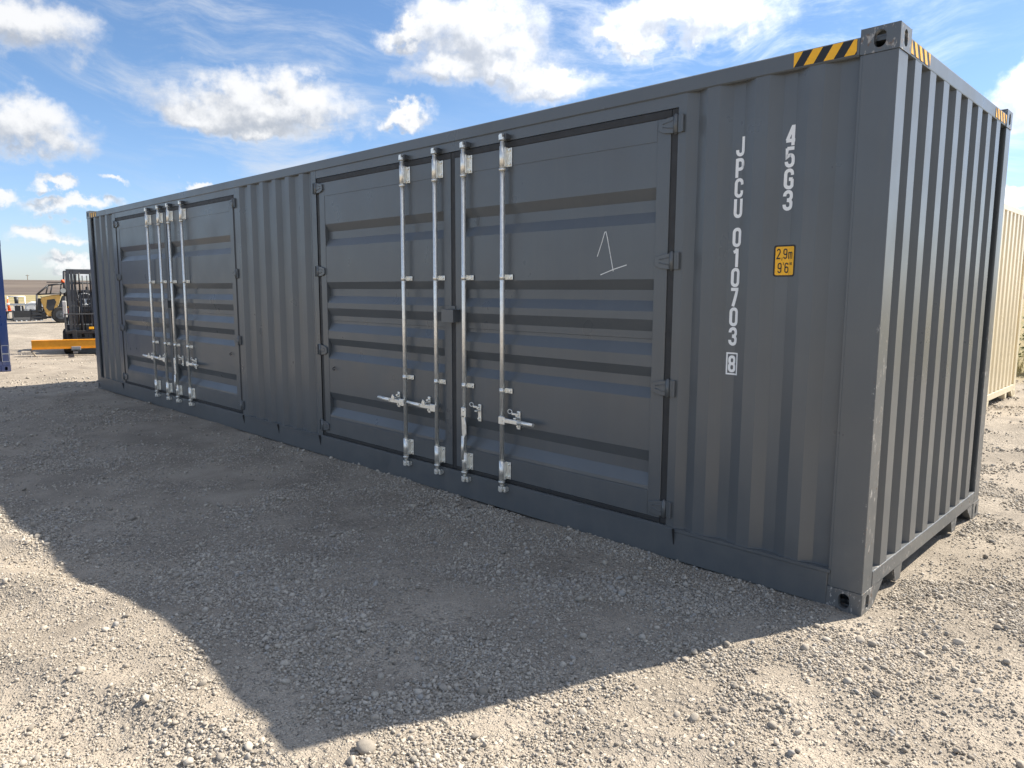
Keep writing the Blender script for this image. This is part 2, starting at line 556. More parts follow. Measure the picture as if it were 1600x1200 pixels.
def sheet(bm, prof, f):
    """sweep a list of (s, d) profile points: f(s, d, 0) -> f(s, d, 1)"""
    A = [bm.verts.new(f(s, d, 0)) for s, d in prof]
    B = [bm.verts.new(f(s, d, 1)) for s, d in prof]
    for k in range(len(prof) - 1):
        bm.faces.new((A[k], A[k + 1], B[k + 1], B[k]))


def holed(bm, o, u, v, nrm, w, h, hw, hh, depth):
    """rectangular face (origin o at its centre) with a stadium hole and hole walls"""
    o, u, v, nrm = map(Vector, (o, u, v, nrm))
    ang = sorted(set([2 * math.pi * k / 20 for k in range(20)] + [math.atan2(sy * h, sx * w) % (2 * math.pi) for sx in (1, -1) for sy in (1, -1)]))
    inn, out, bk = [], [], []
    for a in ang:
        c, s = math.cos(a), math.sin(a)
        r = min(w / 2 / abs(c) if abs(c) > 1e-9 else 9, h / 2 / abs(s) if abs(s) > 1e-9 else 9)
        out.append(bm.verts.new(o + u * c * r + v * s * r))
        if hh > hw:
            p = (hw * c, hw * s + math.copysign(hh - hw, s) if abs(s) > 1e-6 else 0)
        else:
            p = (hh * c + math.copysign(hw - hh, c) if abs(c) > 1e-6 else 0, hh * s)
        inn.append(bm.verts.new(o + u * p[0] + v * p[1]))
        bk.append(bm.verts.new(o + u * p[0] + v * p[1] - nrm * depth))
    n = len(ang)
    for k in range(n):
        j = (k + 1) % n
        bm.faces.new((out[k], out[j], inn[j], inn[k]))
        bm.faces.new((inn[k], inn[j], bk[j], bk[k]))


def casting(parent, x, y, z, sx, sy, mat, top):
    """ISO corner fitting: outer corner at (x, y), body going inward by sx, sy; z = bottom"""
    bm = bmesh.new()
    lx, ly, lz = 0.178, 0.162, 0.118
    cx, cy, cz = x + sx * lx / 2, y + sy * ly / 2, z + lz / 2
    holed(bm, (cx, y, cz), (1, 0, 0), (0, 0, 1), (0, -sy, 0), lx - .006, lz - .006, 0.028, 0.040, 0.028)
    holed(bm, (x, cy, cz), (0, 1, 0), (0, 0, 1), (-sx, 0, 0), ly - .006, lz - .006, 0.025, 0.039, 0.028)
    holed(bm, (cx, cy, z + (lz if top else 0)), (1, 0, 0), (0, 1, 0), (0, 0, 1 if top else -1), lx - .006, ly - .006, 0.055, 0.032, 0.028)
    # remaining three faces, and the chamfered edges between outer faces
    t = bmesh.new()
    x1, y1 = x + sx * lx, y + sy * ly
    e = 0.003
    V = lambda a, b, c: t.verts.new((a, b, c))

    def quad(*p):
        t.faces.new([V(*q) for q in p])
    z0, z1 = z, z + lz
    quad((x1, y, z0), (x1, y1, z0), (x1, y1, z1), (x1, y, z1))
    quad((x, y1, z0), (x1, y1, z0), (x1, y1, z1), (x, y1, z1))
    zi = z0 if top else z1
    quad((x, y, zi), (x1, y, zi), (x1, y1, zi), (x, y1, zi))
    xa, ya = x + sx * e, y + sy * e
    quad((xa, y, z0 + e), (x, ya, z0 + e), (x, ya, z1 - e), (xa, y, z1 - e))
    zo, zb = (z1, z1 - e) if top else (z0, z0 + e)
    quad((xa, y, zb), (x1 - sx * e, y, zb), (x1 - sx * e, ya, zo), (xa, ya, zo))
    quad((x, ya, zb), (x, y1 - sy * e, zb), (xa, y1 - sy * e, zo), (xa, ya, zo))
    # side returns so that the thin gaps by the chamfers close
    quad((x1 - sx * e, y, z0), (x1, y, z0), (x1, y, z1), (x1 - sx * e, y, z1))
    quad((x, y1 - sy * e, z0), (x, y1, z0), (x, y1, z1), (x, y1 - sy * e, z1))
    zz = (z0, z0 + e) if top else (z1 - e, z1)
    quad((x, y, zz[0]), (x1, y, zz[0]), (x1, y, zz[1]), (x, y, zz[1]))
    quad((x, y, zz[0]), (x, y1, zz[0]), (x, y1, zz[1]), (x, y, zz[1]))
    join(bm, t)
    return obj('corner_casting', bm, mat, parent)


# ------------------------------------------------------------------ stroke lettering
def arc(cx, cy, r, a0, a1, n=5):
    return [(cx + r * math.cos(R(a0 + (a1 - a0) * k / n)), cy + r * math.sin(R(a0 + (a1 - a0) * k / n))) for k in range(n + 1)]


def rrect(x0, y0, x1, y1, r):
    return arc(x1 - r, y1 - r, r, 0, 90) + arc(x0 + r, y1 - r, r, 90, 180) + arc(x0 + r, y0 + r, r, 180, 270) + arc(x1 - r, y0 + r, r, 270, 360)


# glyphs in a 1 x 2 box; (points, closed)
GL = {
    '0': [(rrect(.14, .14, .86, 1.86, .34), True)],
    '1': [([(.16, 1.62), (.42, 1.72), (.58, 1.98)], False), ([(.58, 2.0), (.58, 0)], False)],
    '2': [(arc(.5, 1.5, .36, 170, 0, 7) + [(.86, 1.3), (.16, .14)], False), ([(.02, .14), (.98, .14)], False)],
    '3': [([(.14, 1.42)] + arc(.5, 1.5, .36, 180, 0, 7) + [(.86, 1.3), (.68, 1.04), (.40, 1.03)], False),
          ([(.40, 1.01), (.70, .98), (.86, .76), (.86, .5)] + arc(.5, .5, .36, 0, -180, 7) + [(.14, .6)], False)],
    '4': [([(.74, 2.0), (.74, 0)], False), ([(.70, 1.9), (.12, .52)], False), ([(.02, .5), (.98, .5)], False)],
    '5': [([(.92, 1.86), (.16, 1.86)], False), ([(.18, 1.9), (.16, 1.0), (.28, 1.12), (.5, 1.2)] + arc(.5, .84, .36, 90, 0, 4) + arc(.5, .5, .36, 0, -180, 7) + [(.14, .58)], False)],
    '6': [(rrect(.14, .14, .86, 1.14, .34), True), ([(.14, .6), (.14, 1.4)] + arc(.5, 1.5, .36, 180, 10, 7), False)],
    '7': [([(.04, 1.86), (.96, 1.86)], False), ([(.82, 1.84), (.34, 0)], False)],
    '8': [(rrect(.14, .14, .86, 1.02, .32), True), (rrect(.16, 1.02, .84, 1.86, .3), True)],
    '9': [(rrect(.14, .86, .86, 1.86, .34), True), ([(.86, 1.4), (.86, .6)] + arc(.5, .5, .36, 0, -170, 7), False)],
    'J': [([(.82, 2.0), (.82, .5)] + arc(.48, .48, .34, 0, -180, 7) + [(.14, .66)], False)],
    'P': [([(.16, 0), (.16, 2.0)], False), ([(.16, 1.86), (.5, 1.86)] + arc(.52, 1.52, .34, 90, 0, 4) + [(.86, 1.2)] + arc(.52, 1.22, .34, 0, -90, 4) + [(.16, .88)], False)],
    'C': [([(.86, 1.32), (.86, 1.5)] + arc(.5, 1.5, .36, 0, 180, 7) + [(.14, .5)] + arc(.5, .5, .36, 180, 360, 7) + [(.86, .72)], False)],
    'G': [([(.86, 1.36), (.86, 1.5)] + arc(.5, 1.5, .36, 0, 180, 7) + [(.14, .5)] + arc(.5, .5, .36, 180, 270, 4) + [(.68, .14), (.86, .3), (.86, .96)], False), ([(.9, .96), (.5, .96)], False)],
    'U': [([(.14, 2.0), (.14, .5)] + arc(.5, .5, .36, 180, 360, 7) + [(.86, 2.0)], False)],
    'm': [([(.10, 0), (.10, 1.3)], False), ([(.10, 1.0)] + arc(.35, 1.02, .22, 160, 0, 5) + [(.57, 0)], False), ([(.57, 1.0)] + arc(.81, 1.02, .22, 160, 0, 5) + [(1.03, 0)], False)],
    ',': [([(.3, .3), (.3, .05), (.14, -.25)], False)],
    "'": [([(.3, 2.0), (.3, 1.5)], False)],
    '"': [([(.15, 2.0), (.15, 1.5)], False), ([(.55, 2.0), (.55, 1.5)], False)],
}


def stroke2d(pts, closed, w):
    n = len(pts)
    P = [Vector(p) for p in pts]
    L_, R_ = [], []
    for k in range(n):
        a = P[k - 1] if (k or closed) else None
        b = P[(k + 1) % n] if (k < n - 1 or closed) else None
        d1 = (P[k] - a).normalized() if a is not None and (P[k] - a).length > 1e-9 else None
        d2 = (b - P[k]).normalized() if b is not None and (b - P[k]).length > 1e-9 else None
        d1 = d1 or d2; d2 = d2 or d1
        n1, n2 = Vector((-d1.y, d1.x)), Vector((-d2.y, d2.x))
        m = (n1 + n2)
        m = m.normalized() if m.length > 1e-6 else n1
        k2 = 1 / max(0.6, m.dot(n1))
        L_.append(P[k] + m * w / 2 * k2); R_.append(P[k] - m * w / 2 * k2)
    Q = []
    for k in range(n if closed else n - 1):
        j = (k + 1) % n
        Q.append((L_[k], L_[j], R_[j], R_[k]))
    return Q


def glyph(name, ch, Xleft, ztop, w, h, mat, parent, surf, sw=0.355, breaks=(), off=0.0015):
    """one painted character; Xleft is the image-left edge (larger X); surf(X) gives the wall's y"""
    bm = bmesh.new()
    for i, (pts, closed) in enumerate(GL[ch]):
        for q in stroke2d(pts, closed, sw):
            vs = []
            for p in q:
                v = bm.verts.new((-(Xleft - p.x * w), -0.0003 * i, ztop - h + p.y * h / 2))
                vs.append(v)
            try:
                bm.faces.new(vs)
            except ValueError:
                pass
    drape(bm, surf, breaks, off)
    return obj(name, bm, mat, parent)


def drape(bm, surf, breaks, off):
    for b in breaks:
        bmesh.ops.bisect_plane(bm, geom=bm.verts[:] + bm.edges[:] + bm.faces[:], plane_co=(-b, 0, 0), plane_no=(1, 0, 0))
    for v in bm.verts:
        v.co.y += surf(-v.co.x) - off
    bmesh.ops.recalc_face_normals(bm, faces=bm.faces)
    if bm.faces and sum(f.normal.y for f in bm.faces) > 0:
        bmesh.ops.reverse_faces(bm, faces=bm.faces)


# ------------------------------------------------------------------ setting: ground, field, sky-line
def build_ground():
    def axis(lo, hi, step, far):
        a = list(np.arange(lo, hi + 1e-6, step))
        s, x = step, lo
        L_ = []
        while x > -far:
            s *= 1.16; x -= s; L_.append(x)
        s, x = step, hi
        Rr = []
        while x < far:
            s *= 1.16; x += s; Rr.append(x)
        return np.array(L_[::-1] + a + Rr)
    xs = axis(-15.0, 3.6, 0.036, 2600)
    ys = axis(-4.6, 1.2, 0.036, 2600)
    X, Y = np.meshgrid(xs, ys, indexing='ij')
    Z = height(X, Y)
    nx, ny = X.shape
    V = np.stack([X.ravel(), Y.ravel(), Z.ravel()], 1)
    i = np.arange(nx * ny).reshape(nx, ny)
    F = np.stack([i[:-1, :-1].ravel(), i[1:, :-1].ravel(), i[1:, 1:].ravel(), i[:-1, 1:].ravel()], 1)
    me = bpy.data.meshes.new('ground')
    me.vertices.add(len(V)); me.vertices.foreach_set('co', V.ravel())
    me.loops.add(F.size); me.loops.foreach_set('vertex_index', F.ravel())
    me.polygons.add(len(F)); me.polygons.foreach_set('loop_start', np.arange(0, F.size, 4))
    me.update(); me.validate()
    me.shade_smooth()
    for nm, fn in (('stony', stony), ('grass', grassy)):
        a = me.attributes.new(nm, 'FLOAT', 'POINT')
        a.data.foreach_set('value', fn(X, Y).ravel().astype(np.float32))
    o = mobj('ground', me, ground_mat())
    o['kind'] = 'structure'


def build_field():
    """low ploughed ridge that closes the plain all round"""
    bm = bmesh.new()
    rad = [205, 230, 260, 300, 350, 400, 460, 520, 580, 640, 720]
    nA = 160
    rows = []
    for r in rad:
        row = []
        for k in range(nA):
            a = 2 * math.pi * k / nA
            t = max(0, min(1, (r - 215) / 330))
            wob = float(fbm(np.array(math.cos(a) * 2.2 + 9), np.array(math.sin(a) * 2.2 + 4), 2))
            z = (7.2 + 2.2 * (wob - .5)) * t ** 1.15
            if r > 600:
                z *= 1 - (r - 600) / 150.0
            if r <= 205:
                z = -0.3
            rr = r + 12 * (wob - 0.5)
            row.append(bm.verts.new((rr * math.cos(a), rr * math.sin(a), z)))
        rows.append(row)
    for i in range(len(rad) - 1):
        for k in range(nA):
            bm.faces.new((rows[i][k], rows[i + 1][k], rows[i + 1][(k + 1) % nA], rows[i][(k + 1) % nA]))
    m, nt, b = newmat('ploughed_soil')
    p = geopos(nt)
    mp = nd(nt, 'ShaderNodeMapping')
    mp.inputs['Rotation'].default_value = (0, 0, 0.3)
    mp.inputs['Scale'].default_value = (0.10, 0.006, 0.0)
    nt.links.new(p, mp.inputs[0])
    c = mixc(nt, ramp(nt, noise(nt, mp.outputs[0], 1.0, 5, 0.6), 0.35, 0.65), (0.105, 0.088, 0.078), (0.155, 0.130, 0.112))
    c = mixc(nt, ramp(nt, noise(nt, p, 0.02, 4, .6), .45, .7), c, (0.17, 0.145, 0.12))
    nt.links.new(c, b.inputs['Base Color'])
    b.inputs['Roughness'].default_value = 1.0
    b.inputs['Specular IOR Level'].default_value = 0.05
    o = obj('ploughed_field', bm, m, None, True)
    o['kind'] = 'structure'


def rock_mesh(seed, sub, squash):
    r = random.Random(seed)
    bm = bmesh.new()
    bmesh.ops.create_icosphere(bm, subdivisions=sub, radius=0.5)
    ax = [Vector((r.gauss(0, 1), r.gauss(0, 1), r.gauss(0, 1))).normalized() for _ in range(9)]
    lim = [r.uniform(0.29, 0.45) for _ in range(9)]
    for v in bm.verts:
        for a, l in zip(ax, lim):
            d = v.co.dot(a)
            if d > l:
                v.co -= a * (d - l) * 0.92
        v.co *= 1 + r.uniform(-0.04, 0.04)
        v.co.x *= 1.15
        v.co.z *= squash
    me = bpy.data.meshes.new('gravel_stone')
    bm.to_mesh(me); bm.free()
    me.shade_smooth()
    return me


def build_gravel():
    """loose stones: one object, points with instanced pebbles"""
    pm = pebble_mat()
    coll = bpy.data.collections.new('gravel_stones')
    for k in range(8):
        me = rock_mesh(k, 2, 0.74 + 0.06 * (k % 4))
        me.materials.append(pm)
        coll.objects.link(bpy.data.objects.new('gravel_stone', me))
    cx, cy = co.location.x, co.location.y
    heading = math.atan2(0.7147, -0.6995)
    P, SC = [], []
    #      size lo/hi  max distance  per m2   bias to stony ground
    for s0, s1, dmax, dens, dirtf in ((0.005, 0.010, 5.6, 11000, 0.36), (0.009, 0.015, 9.0, 5200, 0.20), (0.014, 0.024, 14, 1050, 0.10),
                                      (0.022, 0.040, 22, 95, 0.08), (0.038, 0.060, 28, 3.6, 0.06)):
        half = R(64)
        n = int(dens * half * (dmax ** 2 - 1.0))
        r = np.sqrt(rng.uniform(1.0, dmax ** 2, n))
        a = heading + rng.uniform(-half, half, n)
        x, y = cx + r * np.cos(a), cy + r * np.sin(a)
        keep = ~((x > -12.25) & (x < 0.0) & (y > 0.01) & (y < 2.5))
        st = stony(x, y)
        cl = fbm(x * 3.1 + 5, y * 3.1 + 8, 3)
        cl2 = fbm(x * 1.1 + 50, y * 1.6 + 18, 3)
        pr = (dirtf + (1 - dirtf) * st * sstep(0.28, 0.58, cl2)) * sstep(0.28, 0.60, cl) * (1 - sstep(0.75, 1.0, r / dmax))
        if s0 > 0.04:
            pr = np.maximum(pr, 0.10)
        keep &= rng.random(n) < pr
        x, y = x[keep], y[keep]
        s = s0 + (s1 - s0) * rng.random(len(x)) ** 1.8
        z = height(x, y) + s * rng.uniform(0.00, 0.32, len(x))
        P.append(np.stack([x, y, z], 1)); SC.append(s)
    P = np.concatenate(P); SC = np.concatenate(SC)
    n = len(P)
    me = bpy.data.meshes.new('gravel')
    me.vertices.add(n); me.vertices.foreach_set('co', P.ravel())
    a = me.attributes.new('size', 'FLOAT_VECTOR', 'POINT')
    sv = SC[:, None] * rng.uniform(0.8, 1.25, (n, 3))
    a.data.foreach_set('vector', sv.ravel().astype(np.float32))
    a = me.attributes.new('turn', 'FLOAT_VECTOR', 'POINT')
    rv = np.stack([rng.normal(0, 0.35, n), rng.normal(0, 0.35, n), rng.uniform(0, 6.28, n)], 1)
    a.data.foreach_set('vector', rv.ravel().astype(np.float32))
    a = me.attributes.new('pick', 'INT', 'POINT')
    a.data.foreach_set('value', rng.integers(0, 8, n).astype(np.int32))
    o = mobj('gravel', me, pm)
    o['kind'] = 'stuff'
    o['label'] = 'loose pale limestone gravel scattered over the yard'
    o['category'] = 'gravel'
    g = bpy.data.node_groups.new('scatter_gravel', 'GeometryNodeTree')
    g.interface.new_socket('Geometry', in_out='INPUT', socket_type='NodeSocketGeometry')
    g.interface.new_socket('Geometry', in_out='OUTPUT', socket_type='NodeSocketGeometry')
    gi, go = g.nodes.new('NodeGroupInput'), g.nodes.new('NodeGroupOutput')
    ci = g.nodes.new('GeometryNodeCollectionInfo')
    ci.inputs['Collection'].default_value = coll
    ci.inputs['Separate Children'].default_value = True
    ci.inputs['Reset Children'].default_value = True
    ip = g.nodes.new('GeometryNodeInstanceOnPoints')

    def na(nm, t):
        k = g.nodes.new('GeometryNodeInputNamedAttribute')
        k.data_type = t
        k.inputs['Name'].default_value = nm
        return [s for s in k.outputs if s.enabled][0]
    g.links.new(gi.outputs[0], ip.inputs['Points'])
    g.links.new(ci.outputs[0], ip.inputs['Instance'])
    ip.inputs['Pick Instance'].default_value = True
    g.links.new(na('pick', 'INT'), ip.inputs['Instance Index'])
    er = g.nodes.new('FunctionNodeEulerToRotation')
    g.links.new(na('turn', 'FLOAT_VECTOR'), er.inputs[0])
    g.links.new(er.outputs[0], ip.inputs['Rotation'])
    g.links.new(na('size', 'FLOAT_VECTOR'), ip.inputs['Scale'])
    g.links.new(ip.outputs[0], go.inputs[0])
    md = o.modifiers.new('scatter', 'NODES')
    md.node_group = g
    print('gravel points', n)


build_ground()
build_field()

# ------------------------------------------------------------------ containers
LEN, WID, HGT = 12.192, 2.438, 2.896


def corr_profile(starts, wo, s1, wi, s2, y_out, y_in, Xa, Xb):
    """side corrugation as (X, y) from Xa up to Xb; starts = X where an outward flat begins"""
    pts = [(Xa, y_in)]
    for s in starts:
        pts += [(s - s2, y_in), (s, y_out), (s + wo, y_out), (s + wo + s1, y_in)]
    pts.append((Xb, y_in))
    return [p for k, p in enumerate(pts) if Xa - 1e-6 <= p[0] <= Xb + 1e-6]


def surf_of(prof):
    xs = np.array([p[0] for p in prof]); ys = np.array([p[1] for p in prof])
    return lambda X: float(np.interp(X, xs, ys))


def end_wall(parent, x, inward, mat, wid=WID, z0=0.20, z1=2.79, out=0.006, dep=0.045):
    """corrugated end panel at plane x, recessed towards 'inward' (+1/-1)"""
    pr = [(0.10, dep)]
    n = int(round((wid - 2 * 0.2585 + 0.148) / 0.2515))
    for k in range(n):
        s = 0.262 + k * 0.2515
        pr += [(s - 0.022, dep), (s, out), (s + 0.104, out), (s + 0.126, dep)]
    pr.append((wid - 0.10, dep))
    bm = bmesh.new()
    sheet(bm, pr, lambda s, d, t: (x + inward * d, s, z0 if t == 0 else z1))
    return obj('end_panel', bm, mat, parent)


def frame(parent, mat, matc, length=LEN, wid=WID, hgt=HGT):
    """castings, posts, rails, roof, floor and rear wall shared by all the containers"""
    for x, sx in ((0, -1), (-length, 1)):
        for y, sy in ((0, 1), (wid, -1)):
            casting(parent, x, y, 0.0, sx, sy, matc, False)
            casting(parent, x, y, hgt - 0.118, sx, sy, matc, True)
            bm = bmesh.new()
            xa, ya = x + sx * 0.004, y + sy * 0.004
            X1, Y1 = x + sx * 0.166, y + sy * 0.142
            # L-shaped folded post
            poly = [(xa, ya), (X1, ya), (X1, ya + sy * 0.012), (X1 - sx * .02, ya + sy * .05), (xa + sx * 0.05, ya + sy * .05), (xa + sx * .05, Y1 - sy * .02), (xa + sx * 0.012, Y1), (xa, Y1)]
            prism(bm, poly, 'z', 0.118, hgt - 0.118, 0.003)
            obj('corner_post', bm, mat, parent)
    for x, s in ((0, -1), (-length, 1)):
        bm = bmesh.new()
        box(bm, x + s * 0.004, x + s * 0.07, 0.163, wid - 0.163, hgt - 0.115, hgt - 0.036, 0.006, 2)
        obj('top_end_rail', bm, mat, parent)
        bm = bmesh.new()
        box(bm, x + s * 0.003, x + s * 0.06, 0.147, wid - 0.147, 0.113, 0.204, 0.004)
        box(bm, x + s * 0.06, x + s * 0.11, 0.147, wid - 0.147, 0.190, 0.203, 0)
        obj('bottom_end_rail', bm, mat, parent)
        # triangular gussets at the fittings and the stub feet below the rail
        for a, b, c in ((0.164, 0.164, 0.325), (wid - 0.164, wid - 0.164, wid - 0.325)):
            bm = bmesh.new()
            prism(bm, [(a, 0.008), (b + (0.03 if c > a else -0.03), 0.008), (c, 0.112), (a, 0.112)], 'x', x + s * 0.004, x + s * 0.05)
            obj('gusset', bm, mat, parent)
        for c in (0.60, wid - 0.655):
            bm = bmesh.new()
            prism(bm, [(c - 0.05, 0.028), (c + 0.035, 0.028), (c + 0.06, 0.112), (c - 0.085, 0.112)], 'x', x + s * 0.006, x + s * 0.09)
            obj('stub_foot', bm, mat, parent)
    bm = bmesh.new()
    box(bm, -length + 0.03, -0.03, 0.03, wid - 0.03, hgt - 0.06, hgt - 0.045)
    obj('roof', bm, mat, parent)
    bm = bmesh.new()
    box(bm, -length + 0.08, -0.12, 0.07, wid - 0.07, 0.13, 0.185)
    k = 0.5
    while k < length - 0.3:
        box(bm, -k - 0.03, -k + 0.03, 0.07, wid - 0.07, 0.03, 0.13)
        k += 0.42
    obj('underframe', bm, DARKGREY, parent)
    # rear side
    bm = bmesh.new()
    n = int((length - 0.5) / 0.278)
    pr = corr_profile([0.3 + 0.278 * i for i in range(n)], .072, .068, .07, .068, 0, 1, 0.1, length - 0.1)
    sheet(bm, pr, lambda s, d, t: (-s, wid - 0.008 - 0.036 * d, 0.16 if t == 0 else hgt - 0.1))
    obj('side_panel', bm, mat, parent)
    for y0, y1 in ((wid - 0.06, wid - 0.003),):
        bm = bmesh.new()
        box(bm, -length + 0.18, -0.18, y0, y1, hgt - 0.116, hgt - 0.034, 0.006)
        obj('top_side_rail', bm, mat, parent)
        bm = bmesh.new()
        box(bm, -length + 0.18, -0.18, y0 + .003, y1, 0.02, 0.165, 0.006)
        obj('bottom_side_rail', bm, mat, parent)


def hazard_tape(parent, along, at, s0, s1, z0, z1, n, sgn):
    """black strip with slanted yellow bars; along='x' on the long rail (plane y=at), 'y' on an end rail (plane x=at)"""
    bm = bmesh.new()

    def P(s, z, o):
        return (-s, at - o, z) if along == 'x' else (at + sgn * o, s, z)
    bm.faces.new([bm.verts.new(P(s, z, 0.0012)) for s, z in ((s0, z0), (s1, z0), (s1, z1), (s0, z1))])
    t = obj('hazard_tape', bm, BLACK, parent)
    bm = bmesh.new()
    hgt = z1 - z0
    per = (s1 - s0) / n
    lean = hgt * 0.62
    for k in range(-2, int(n) + 3):
        a = s1 - per * 0.47 - k * per
        # slanted bar, clipped to the strip
        poly = [(a, z1), (a + per * 0.5, z1), (a + per * 0.5 + lean, z0), (a + lean, z0)] if along == 'x' else \
               [(a + lean, z0), (a + per * .5 + lean, z0), (a + per * .5, z1), (a, z1)]
        for lim, keep in ((s0, 1), (s1, -1)):
            q = []
            for i in range(len(poly)):
                p, r_ = poly[i], poly[(i + 1) % len(poly)]
                ip, ir = (p[0] - lim) * keep >= 0, (r_[0] - lim) * keep >= 0
                if ip:
                    q.append(p)
                if ip != ir:
                    u = (lim - p[0]) / (r_[0] - p[0])
                    q.append((lim, p[1] + u * (r_[1] - p[1])))
            poly = q
            if len(poly) < 3:
                break
        if len(poly) >= 3:
            bm.faces.new([bm.verts.new(P(s, z, 0.0024)) for s, z in poly])
    obj('tape_stripe', bm, YELLOW, t)


def main_container():
    C = thing('shipping_container', 'long charcoal side-opening shipping container with four galvanised locking bars per bay', 'container')
    frame(C, PAINTE, PAINTC)
    end_wall(C, 0.0, -1, PAINT)
    end_wall(C, -LEN, 1, PAINT)
    # ---- front long side, y = 0
    bm = bmesh.new()
    prism(bm, [(0.0, 2.783), (0.0, 2.856), (0.006, 2.862), (0.06, 2.862), (0.06, 2.776), (0.006, 2.776)], 'x', -LEN + 0.18, -0.18)
    obj('top_side_rail', bm, PAINT, C)
    c1, c2 = 3.158, 8.872
    HW = 1.987
    bays = ((c1 - HW, c1 + HW), (c2 - HW, c2 + HW))
    # bottom rail: lower web all along, sill in the door bays, sloping shelf under the fixed panels
    bm = bmesh.new()
    box(bm, -LEN + 0.1785, -0.1785, 0.0, 0.05, 0.010, 0.2055, 0.003)
    segs = [(0.167, bays[0][0] - 0.045), (bays[0][1] + 0.055, bays[1][0] - 0.04), (bays[1][1] + 0.045, LEN - 0.167)]
    br = obj('bottom_side_rail', bm, PAINT, C)
    for a, b in bays:
        bm = bmesh.new()
        box(bm, -(b + 0.055), -(a - 0.045), 0.0012, 0.06, 0.2057, 0.213, 0.0)
        obj('door_sill', bm, PAINT, C)
    for a, b in segs:
        bm = bmesh.new()
        prism(bm, [(0.001, 0.184), (-0.0035, 0.190), (-0.0035, 0.2068), (0.045, 0.2068), (0.045, 0.190), (0.001, 0.190)], 'x', -b, -a)
        obj('panel_ledge', bm, PAINT, br)
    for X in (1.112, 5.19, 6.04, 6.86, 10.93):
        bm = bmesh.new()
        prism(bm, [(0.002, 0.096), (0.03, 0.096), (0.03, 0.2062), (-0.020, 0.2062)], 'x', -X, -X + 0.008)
        obj('gusset', bm, RUBBER, C)  # black material paints in the deep shade of an unmodelled notch
    # fixed corrugated panels
    st1 = [0.342 - 0.2845 * 0 + 0.2845 * k for k in range(3)]
    profs = []
    p = corr_profile(st1, .076, .074, .07, .066, 0.006, 0.040, 0.16, 1.125)
    p = [q for q in p if q[0] < 1.10]
    p += [(1.058, 0.040), (1.118, 0.008), (1.172, 0.008)]
    p = sorted(set(p))
    profs.append(p)
    st2 = sorted([6.752 - 0.2745 * k for k in range(6)])
    p = [(5.148, 0.008), (5.235, 0.008), (5.300, 0.040)] + [q for s in st2 for q in ((s - .060, .040), (s, .006), (s + .076, .006), (s + .136, .040))]
    p = [q for q in p if q[0] < 6.83] + [(6.835, 0.008), (6.888, 0.008)]
    p = sorted(p)
    p = [q for k, q in enumerate(p) if k == 0 or q[0] - p[k - 1][0] > 0.002]
    profs.append(p)
    p = [(10.857, 0.008), (10.96, 0.008)] + [q for s in (11.225, 11.50, 11.775) for q in ((s - .062, .040), (s, .006), (s + .074, .006), (s + .136, .040))] + [(12.04, 0.040)]
    p = sorted(p)
    profs.append(p)
    side_s, side_b = None, None
    for k, p in enumerate(profs):
        bm = bmesh.new()
        sheet(bm, p, lambda s, d, t: (-s, d, 0.2075 if t == 0 else 2.779))
        obj('side_panel', bm, PAINT, C)
        # weld bead along the foot of the panel
        bm = bmesh.new()
        for a, b in zip(p[:-1], p[1:]):
            cyl(bm, (-a[0], a[1] - .001, 0.209), (-b[0], b[1] - .001, 0.209), 0.0035, n=5, cap=False)
        obj('weld_bead', bm, PAINT, C)
        if k == 0:
            side_s, side_b = surf_of(p), [q[0] for q in p]
    # cover strips next to the corner post
    bm = bmesh.new()
    box(bm, -0.178, -0.160, 0.0062, 0.03, 0.119, 2.777, 0.002)
    obj('post_trim', bm, PAINT, C)
    bm = bmesh.new()
    box(bm, -(LEN - 0.160), -(LEN - 0.18), 0.0062, 0.03, 0.119, 2.777, 0.002)
    obj('post_trim', bm, PAINT, C)
    # headers over the doors
    for a, b in bays:
        bm = bmesh.new()
        box(bm, -(b + 0.001), -(a - 0.001), 0.009, 0.05, 2.706, 2.777)
        obj('door_header', bm, PAINT, C)
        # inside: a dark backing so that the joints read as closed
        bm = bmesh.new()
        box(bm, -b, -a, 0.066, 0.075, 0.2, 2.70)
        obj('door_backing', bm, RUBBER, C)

    # ---- doors
    def leaf(c, side):
        """side +1 = image-left leaf (X > c), -1 = image-right leaf"""
        inner, outer = c + side * 0.025, c + side * 1.938
        X0, X1 = min(inner, outer), max(inner, outer)
        zb, zt = 0.247, 2.656
        yf = 0.009
        hs, ls = 0.092, 0.088           # hinge and lock stiles
        fa, fb = (X0 + hs, X1 - ls) if side < 0 else (X0 + ls, X1 - hs)
        bm = bmesh.new()
        yb = 0.062
        box(bm, -X1, -fb, yf, yb, zb, zt, 0.0025)
        box(bm, -fa, -X0, yf, yb, zb, zt, 0.0025)
        box(bm, -fb, -fa, yf + .0006, yb, 2.530, zt - .0006, 0.002)
        box(bm, -fb, -fa, yf + .0006, yb, zb + .0006, 0.405, 0.002)
        D = obj('door', bm, PAINT, C)
        prof = [(0.405, 0.012), (0.414, 0.0105)]
        for z1, z0 in ((0.661, 0.435), (1.187, 0.991), (1.478, 1.259), (1.725, 1.528), (2.268, 2.059)):
            t = (z1 - z0) / 3
            prof += [(z0, 0.0125), (z0 + t, 0.048)]
            if 1.2 < z0 < 1.3:
                prof += [(1.356, 0.048), (1.359, 0.0445)]
                prof += [(z0 + 2 * t, 0.0445), (z1, 0.0125)]
            else:
                prof += [(z0 + 2 * t, 0.048), (z1, 0.0125)]
        prof.append((2.530, 0.0125))
        bm = bmesh.new()
        sheet(bm, prof, lambda s, d, t: (-(fa if t == 0 else fb), d, s))
        bmesh.ops.recalc_face_normals(bm, faces=bm.faces)
        obj('door_sheet', bm, PAINT, D)
